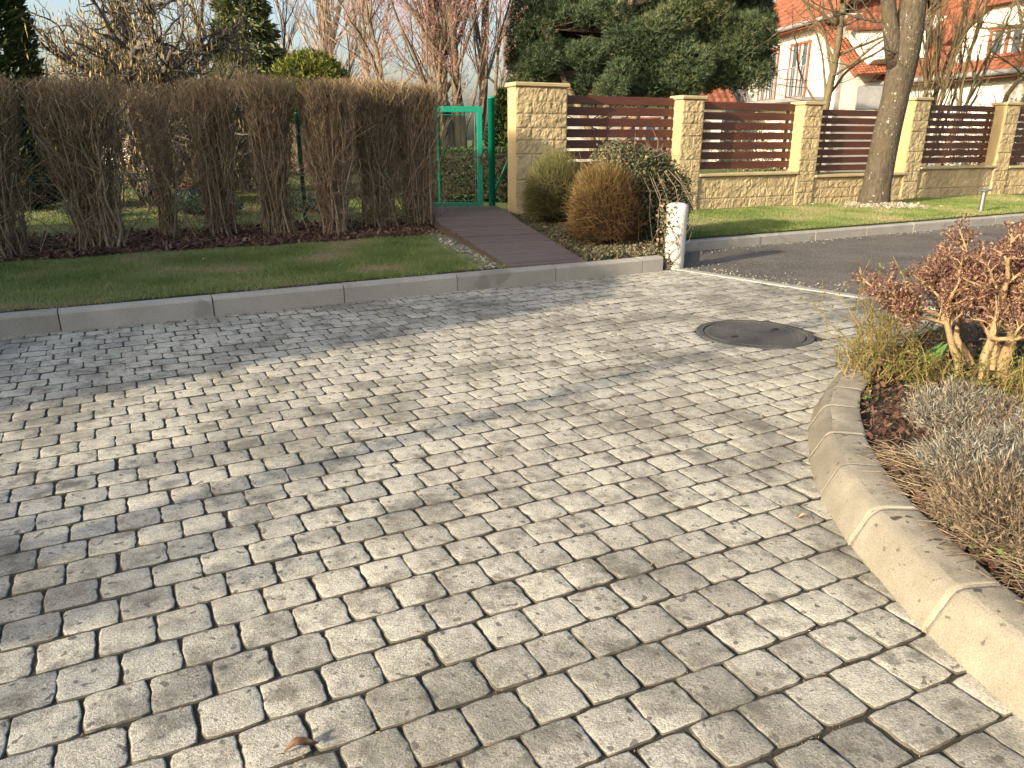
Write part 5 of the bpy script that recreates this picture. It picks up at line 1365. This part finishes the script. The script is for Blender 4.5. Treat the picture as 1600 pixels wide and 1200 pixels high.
    def dormer(f0, f1, in0, hgt, rise, win):
        p0 = e0 + d2 * L2 * f0 + k2 * in0; p1 = e0 + d2 * L2 * f1 + k2 * in0; zb = H2 + sl * in0 - .1; zt = zb + hgt
        mb = MB(); m_ = (p0 + p1) / 2
        mb.poly([np.r_[p0, zb], np.r_[p1, zb], np.r_[p1, zt], np.r_[m_ + (p1 - m_) * .35, zt + rise], np.r_[m_ + (p0 - m_) * .35, zt + rise], np.r_[p0, zt]], .15)
        for p in (p0, p1): mb.poly([np.r_[p, zb], np.r_[p, zt], np.r_[p + k2 * (zt - zb) / sl, zt]], .12)
        dm = mb.build('dormer', MT['white'], root)
        mb = MB(); q = o2 * .3; bk2 = k2 * 4.0
        e_ = d2 * .3
        tiled(mb, np.r_[p0 - e_ + q, zt - .12], np.r_[m_ + (p0 - m_) * .35 + q, zt + rise + .05], np.r_[m_ + (p0 - m_) * .35 + bk2, zt + rise + .05], np.r_[p0 - e_ + bk2, zt - .12], 14, 5)
        tiled(mb, np.r_[m_ + (p1 - m_) * .35 + q, zt + rise + .05], np.r_[p1 + e_ + q, zt - .12], np.r_[p1 + e_ + bk2, zt - .12], np.r_[m_ + (p1 - m_) * .35 + bk2, zt + rise + .05], 14, 5)
        tiled(mb, np.r_[m_ + (p0 - m_) * .35 + q, zt + rise + .05], np.r_[m_ + (p1 - m_) * .35 + q, zt + rise + .05], np.r_[m_ + (p1 - m_) * .35 + bk2, zt + rise + .06], np.r_[m_ + (p0 - m_) * .35 + bk2, zt + rise + .06], 8, 8)
        mb.build('dormer_roof', MT['tile'], dm)
        if win: window(dm, p0 + (p1 - p0) * win[0], p0 + (p1 - p0) * win[1], zb + .14, zb + hgt + .15, o2)
    # the roof sweeps down between the wings as a lower slope; a white gable stands on it
    lo = at(1338, 117, 24.7); lo2 = at(1462, 108, 24.9); hi = at(1268, 28, 25.9); hi2 = at(1440, -50, 27.6)
    mb = MB(); tiled(mb, lo, lo2, hi2, hi, 30, 26); mb.tube([lo + np.array([0, 0, -.05]), hi + np.array([0, 0, -.05])], .055, 6, m=1); mb.build('valley_roof', [MT['tile'], MT['brownwood']], root)
    g = [at(1366, 93, 24.5), at(1446, 90, 24.6), at(1446, 42, 24.6), at(1334, 46, 24.5)]
    mb = MB(); mb.poly(g, .5); gb = mb.build('gable_wall', MT['white'], root)
    mb = MB(); mb.poly([at(1338, 170, 25.3), at(1412, 170, 25.3), at(1412, 134, 25.3), at(1342, 134, 25.3)], .1); mb.build('garage_door', MT['zinc'], root)
    mb = MB(); bk3 = np.array([.3, .95, 0]) * 2.5; fw = -np.array([.3, .95, 0]) * .25
    tiled(mb, g[3] + fw + np.array([-.3, 0, -.02]), g[2] + fw + np.array([0, 0, .02]), g[2] + bk3 + np.array([0, 0, 1.3]), g[3] + bk3 + np.array([0, 0, 1.2]), 8, 12); mb.build('gable_roof', MT['tile'], gb)
    dormer(.40, .80, .5, .8, .75, (.35, .72))
white_house()
def far_house():
    c = at(1000, 216, 30)
    root = thing('far_house', (c[0], c[1], GZ), 'low white house with red roof hidden behind the pine', 'house')
    x0, x1 = at(868, 216, 31)[0], at(1120, 216, 31)[0]; y = c[1]; H = 2.75
    mb = MB()
    for p, q in (((x0, y), (x1, y + .5)), ((x1, y + .5), (x1, y + 7)), ((x1, y + 7), (x0, y + 7)), ((x0, y + 7), (x0, y))): wallslab(mb, [(*p, 0), (*q, 0), (*q, H), (*p, H)], .2)
    mb.build('wall', MT['white'], root)
    mb = MB(); tiled(mb, (x0 - .4, y - .5, H - .1), (x1 + .4, y - .1, H - .1), (x1 + .2, y + 3.5, H + 2.0), (x0 + .4, y + 3.5, H + 2.0), 12, 26)
    mb.poly([(x0 + .4, y + 3.5, H + 2.0), (x1 + .2, y + 3.5, H + 2.0), (x1 + .4, y + 7.4, H - .1), (x0 - .4, y + 7.4, H - .1)], .1)
    for x in (x0 + .1, x1 - .1): mb.poly([(x, y, H - .05), (x, y + 7, H - .05), (x, y + 3.5, H + 1.9)], .1, m=1)
    mb.build('roof', [MT['tile'], MT['white']], root)
    window(root, (x0 + 2.6, y - .02 + .2), (x0 + 4.2, y + .15), .9, 2.1, np.array([0, -1.]))
    window(root, (x0 + 5.0, y + .2), (x0 + 6.0, y + .25), .2, 2.1, np.array([0, -1.]), 1)
far_house()
def brown_house():
    # dark gabled house at far left
    p0 = at(50, 216, 22); p1 = at(118, 216, 22); root = thing('brown_house', (p0[0], p0[1], GZ), 'dark brown boarded gable house behind the gnarled tree', 'house')
    x0, x1, y = p0[0] - 1.6, p1[0] - .2, p0[1]; zt = at(100, 92, 22)[2]; zr = at(62, 20, 22)[2]; xm = at(52, 50, 22)[0]
    mb = MB(); mb.poly([(x0, y, 0), (x1, y, 0), (x1, y, zt), (xm, y, zr), (x0, y, zt)], .2); mb.poly([(x1, y, 0), (x1, y + 7, 0), (x1, y + 7, zt), (x1, y, zt)], .2); mb.build('wall', MT['darkwood'], root)
    mb = MB(); tiled(mb, (x1 + .4, y - .4, zt - .2), (x1 + .4, y + 7.4, zt - .2), (xm, y + 7.4, zr + .1), (xm, y - .4, zr + .1), 14, 20); tiled(mb, (x0 - .4, y + 7.4, zt - .2), (x0 - .4, y - .4, zt - .2), (xm, y - .4, zr + .1), (xm, y + 7.4, zr + .1), 8, 10); mb.build('roof', MT['tile2'], root)
    brown_house()
def pale_house():
    x0, x1 = at(150, 216, 27)[0], at(335, 216, 27)[0]; y = at(250, 216, 27)[1]
    root = thing('pale_house', (x0, y, GZ), 'pale garden house glimpsed through the gap in the hedge', 'house')
    H = at(250, 168, 27)[2]
    mb = MB(); wallslab(mb, [(x0, y, 0), (x1, y, 0), (x1, y, H), (x0, y, H)], .2); wallslab(mb, [(x1, y, 0), (x1, y + 5, 0), (x1, y + 5, H), (x1, y, H)], .2); mb.build('wall', MT['white'], root)
    mb = MB(); tiled(mb, (x0 - .3, y - .4, H - .05), (x1 + .3, y - .4, H - .05), (x1 + .1, y + 2.6, H + .5), (x0, y + 2.6, H + .5), 8, 16); mb.build('roof', MT['tile2'], root)
    window(root, (x0 + 1.2, y), (x0 + 2.2, y), .9, 2.0, np.array([0, -1.]), 2); window(root, (x0 + 2.9, y), (x0 + 3.9, y), .2, 2.0, np.array([0, -1.]), 1)
pale_house()
# toys and boxes in the garden behind the hedge
def toys():
    p = at(236, 284, 14.6); mb = MB(); mb.lathe((p[0], p[1], GZ), [(.10, 0), (.14, .26), (.15, .27), (.15, .29), (.135, .29), (.09, .05)], 20)
    r_ = thing('toy_bucket', (p[0], p[1], GZ), 'yellow plastic toy bucket on the garden lawn', 'toy'); mb.build('body', MT['yellowplastic'], r_)
    mb = MB(); mb.tube([(p[0] + .145 * math.cos(a), p[1], GZ + .28 + .12 * math.sin(a)) for a in np.linspace(0, PI, 10)], .006, 6); mb.build('handle', MT['metal'], r_)
    p = at(297, 287, 14.2); mb = MB(); mb.lathe((p[0], p[1], GZ), [(.12, 0), (.20, .22), (.21, .23), (.21, .25), (.19, .25), (.11, .04)], 20)
    tag(mb.build('toy_tub', MT['blueplastic'], org=(p[0], p[1], GZ)), 'blue plastic toy tub on the garden lawn', 'toy')
    p = at(262, 282, 15.0); r_ = thing('toy_bench', (p[0], p[1], GZ), 'red plastic childrens bench on the garden lawn', 'toy')
    mb = MB(); mb.box((p[0], p[1], GZ + .24), (1.0, .3, .05), .2, .01); mb.build('seat', MT['redplastic'], r_)
    for sx in (-.4, .4):
        mb = MB(); mb.box((p[0] + sx * math.cos(.2), p[1] + sx * math.sin(.2), GZ + .105), (.06, .26, .21), .2, .01); mb.build('leg', MT['redplastic'], r_)
    p = at(286, 334, 12.6); r_ = thing('watering_can', (p[0], p[1], GZ), 'teal plastic watering can on the ground behind the hedge', 'watering can')
    mb = MB(); mb.lathe((p[0], p[1], GZ), [(.12, 0), (.13, .02), (.12, .2), (.09, .24), (.05, .25)], 18); mb.build('body', MT['tealplastic'], r_, smooth=True)
    mb = MB(); mb.tube([(p[0] + .11, p[1], GZ + .06), (p[0] + .24, p[1], GZ + .2), (p[0] + .3, p[1], GZ + .27)], np.array([.02, .014, .014]), 8); mb.lathe((p[0] + .3, p[1], GZ + .27), [(.014, 0), (.035, .03), (.03, .035)], 12); mb.build('spout', MT['tealplastic'], r_)
    mb = MB(); mb.tube([(p[0] - .11, p[1], GZ + .06), (p[0] - .2, p[1], GZ + .18), (p[0] - .12, p[1], GZ + .3), (p[0] + .04, p[1], GZ + .25)], .012, 7); mb.build('handle', MT['tealplastic'], r_)
toys()
def junipers():
    for k, (u, dep, lab) in enumerate(((280, 11.6, 'low spreading juniper in the gap of the hedge'), (325, 11.5, 'low blue green juniper beside the mossy hedge stems'), (120, 11.2, 'low juniper in the dark gap at the left of the hedge'), (460, 12.0, 'low juniper at the foot of the tall green post'))):
        b = on(u, dep); root = thing('juniper', b, lab, 'shrub', 'low junipers behind the hedge')
        mb = MB(); d = rv(40); d[:, 2] = np.abs(d[:, 2]) * .5 + .1; mb.sticks(np.repeat(b[None], 40, 0), b + unit(d) * rng.uniform(.2, .4, 40)[:, None], .006, .003); mb.build('branches', MT['barkdark'], root)
        mb = MB(); P, d = surf_points(b + np.array([0, 0, .08]), (.42, .35, .26), 2200, 2, .4, 1.1, .4, up=.0); leafcloud(mb, P, d, .02, .05, .22, .9); mb.build('foliage', MT['juniper'], root)
junipers()
# dark evergreen mass behind the left gap of the hedge
conifer('evergreen_shrub', (*on(35, 12.6)[:2], GZ), 1.7, .62, 6500, MT['yew'], 'dark evergreen shrub filling the left gap of the hedge', cat='shrub')

# ------------------------------------------------------------------ what stands outside the frame on the sunny side and shades the view
def shade_house():
    root = thing('neighbour_house', (*rq(-8, 9.3)[:2], 0), 'gabled house beside the driveway outside the left of the view', 'house')
    q0, q1, qr = 4.5, 12.3, 9.3; r0, r1 = -6.0, -13.0; te = math.tan(SUN_EL)
    ze = (4.75 + 6) * te; zr = (10.75 + 6) * te
    mb = MB(); a, b, c, d_ = rq(r0, q0), rq(r0, q1), rq(r1, q1), rq(r1, q0); up = lambda p, z: np.array([p[0], p[1], z])
    m = rq(r0, qr); m2 = rq(r1, qr)
    mb.poly([a, b, up(b, ze), up(m, zr), up(a, ze)][::-1], .2); mb.poly([d_, c, up(c, ze), up(m2, zr), up(d_, ze)], .2)
    mb.poly([a, d_, up(d_, ze), up(a, ze)], .2); mb.poly([b, c, up(c, ze), up(b, ze)][::-1], .2); mb.build('wall', MT['white'], root)
    mb = MB(); tiled(mb, up(d_, ze), up(a, ze), up(m, zr), up(m2, zr), 8, 12); tiled(mb, up(b, ze), up(c, ze), up(m2, zr), up(m, zr), 8, 12); mb.build('roof', MT['tile'], root)
shade_house()
def shade_hedge():
    # twiggy garden shrubs behind the photographer: a broken half shade on the near paving
    for q, h, n in ((1.3, 1.75, 320), (1.9, 2.1, 560), (2.5, 2.36, 700), (3.1, 2.28, 680), (3.65, 1.85, 420)):
        b = rq(-5.2 + rng.normal() * .2, q - .15)
        o = MB_twig(b, .6, h, int(n * 1.15), MT['twig'], .010); tag(o, 'bare twiggy garden shrub behind the photographer', 'shrub', 'bare shrubs behind the photographer')
    b = rq(-7.2, 2.71); root = thing('lamp_post', b, 'slim street lamp post behind the photographer', 'lamp post')
    mb = MB(); mb.lathe(b, [(.08, 0), (.08, .6), (.055, .65), (.045, 4.35)], 14); mb.build('pole', MT['zinc'], root)
    mb = MB(); mb.lathe(b, [(.05, 4.35), (.16, 4.42), (.18, 4.6), (.06, 4.72)], 16); mb.build('lamp_head', MT['zinc'], root)
shade_hedge()

# ------------------------------------------------------------------ light, sky, camera
w = bpy.data.worlds.new('World'); S.world = w; w.use_nodes = True
nt = w.node_tree; bg = nt.nodes['Background']; sky = nt.nodes.new('ShaderNodeTexSky'); sky.sky_type = 'NISHITA'; sky.sun_disc = False
sun_dir = np.array([-math.cos(SA) * math.cos(SUN_EL), -math.sin(SA) * math.cos(SUN_EL), math.sin(SUN_EL)])
sky.sun_elevation = SUN_EL; sky.sun_rotation = math.atan2(sun_dir[0], sun_dir[1]); sky.air_density = 1.0; sky.dust_density = 5.0; sky.ozone_density = 1.0; sky.altitude = 100
nt.links.new(sky.outputs[0], bg.inputs[0]); bg.inputs[1].default_value = .15
L = bpy.data.lights.new('sun', 'SUN'); L.energy = 3.95; L.angle = R(.8); L.color = (1, .85, .63)
lo = bpy.data.objects.new('sun', L); COL.objects.link(lo); lo.rotation_euler = Vector(-sun_dir).to_track_quat('-Z', 'Y').to_euler(); lo.location = (-20, -15, 12)
cam = bpy.data.cameras.new('camera'); co = bpy.data.objects.new('camera', cam); COL.objects.link(co); S.camera = co
co.location = (0, 0, 1.3); co.rotation_euler = (R(90 - 18.4), 0, 0); cam.sensor_width = 36; cam.lens = 36 * 1155 / 1600; cam.clip_end = 2000; cam.clip_start = .05
S.view_settings.view_transform = 'Standard'; S.view_settings.look = 'None'; S.view_settings.exposure = 1.31; S.view_settings.gamma = 1
S.render.resolution_x = 1024; S.render.resolution_y = 768
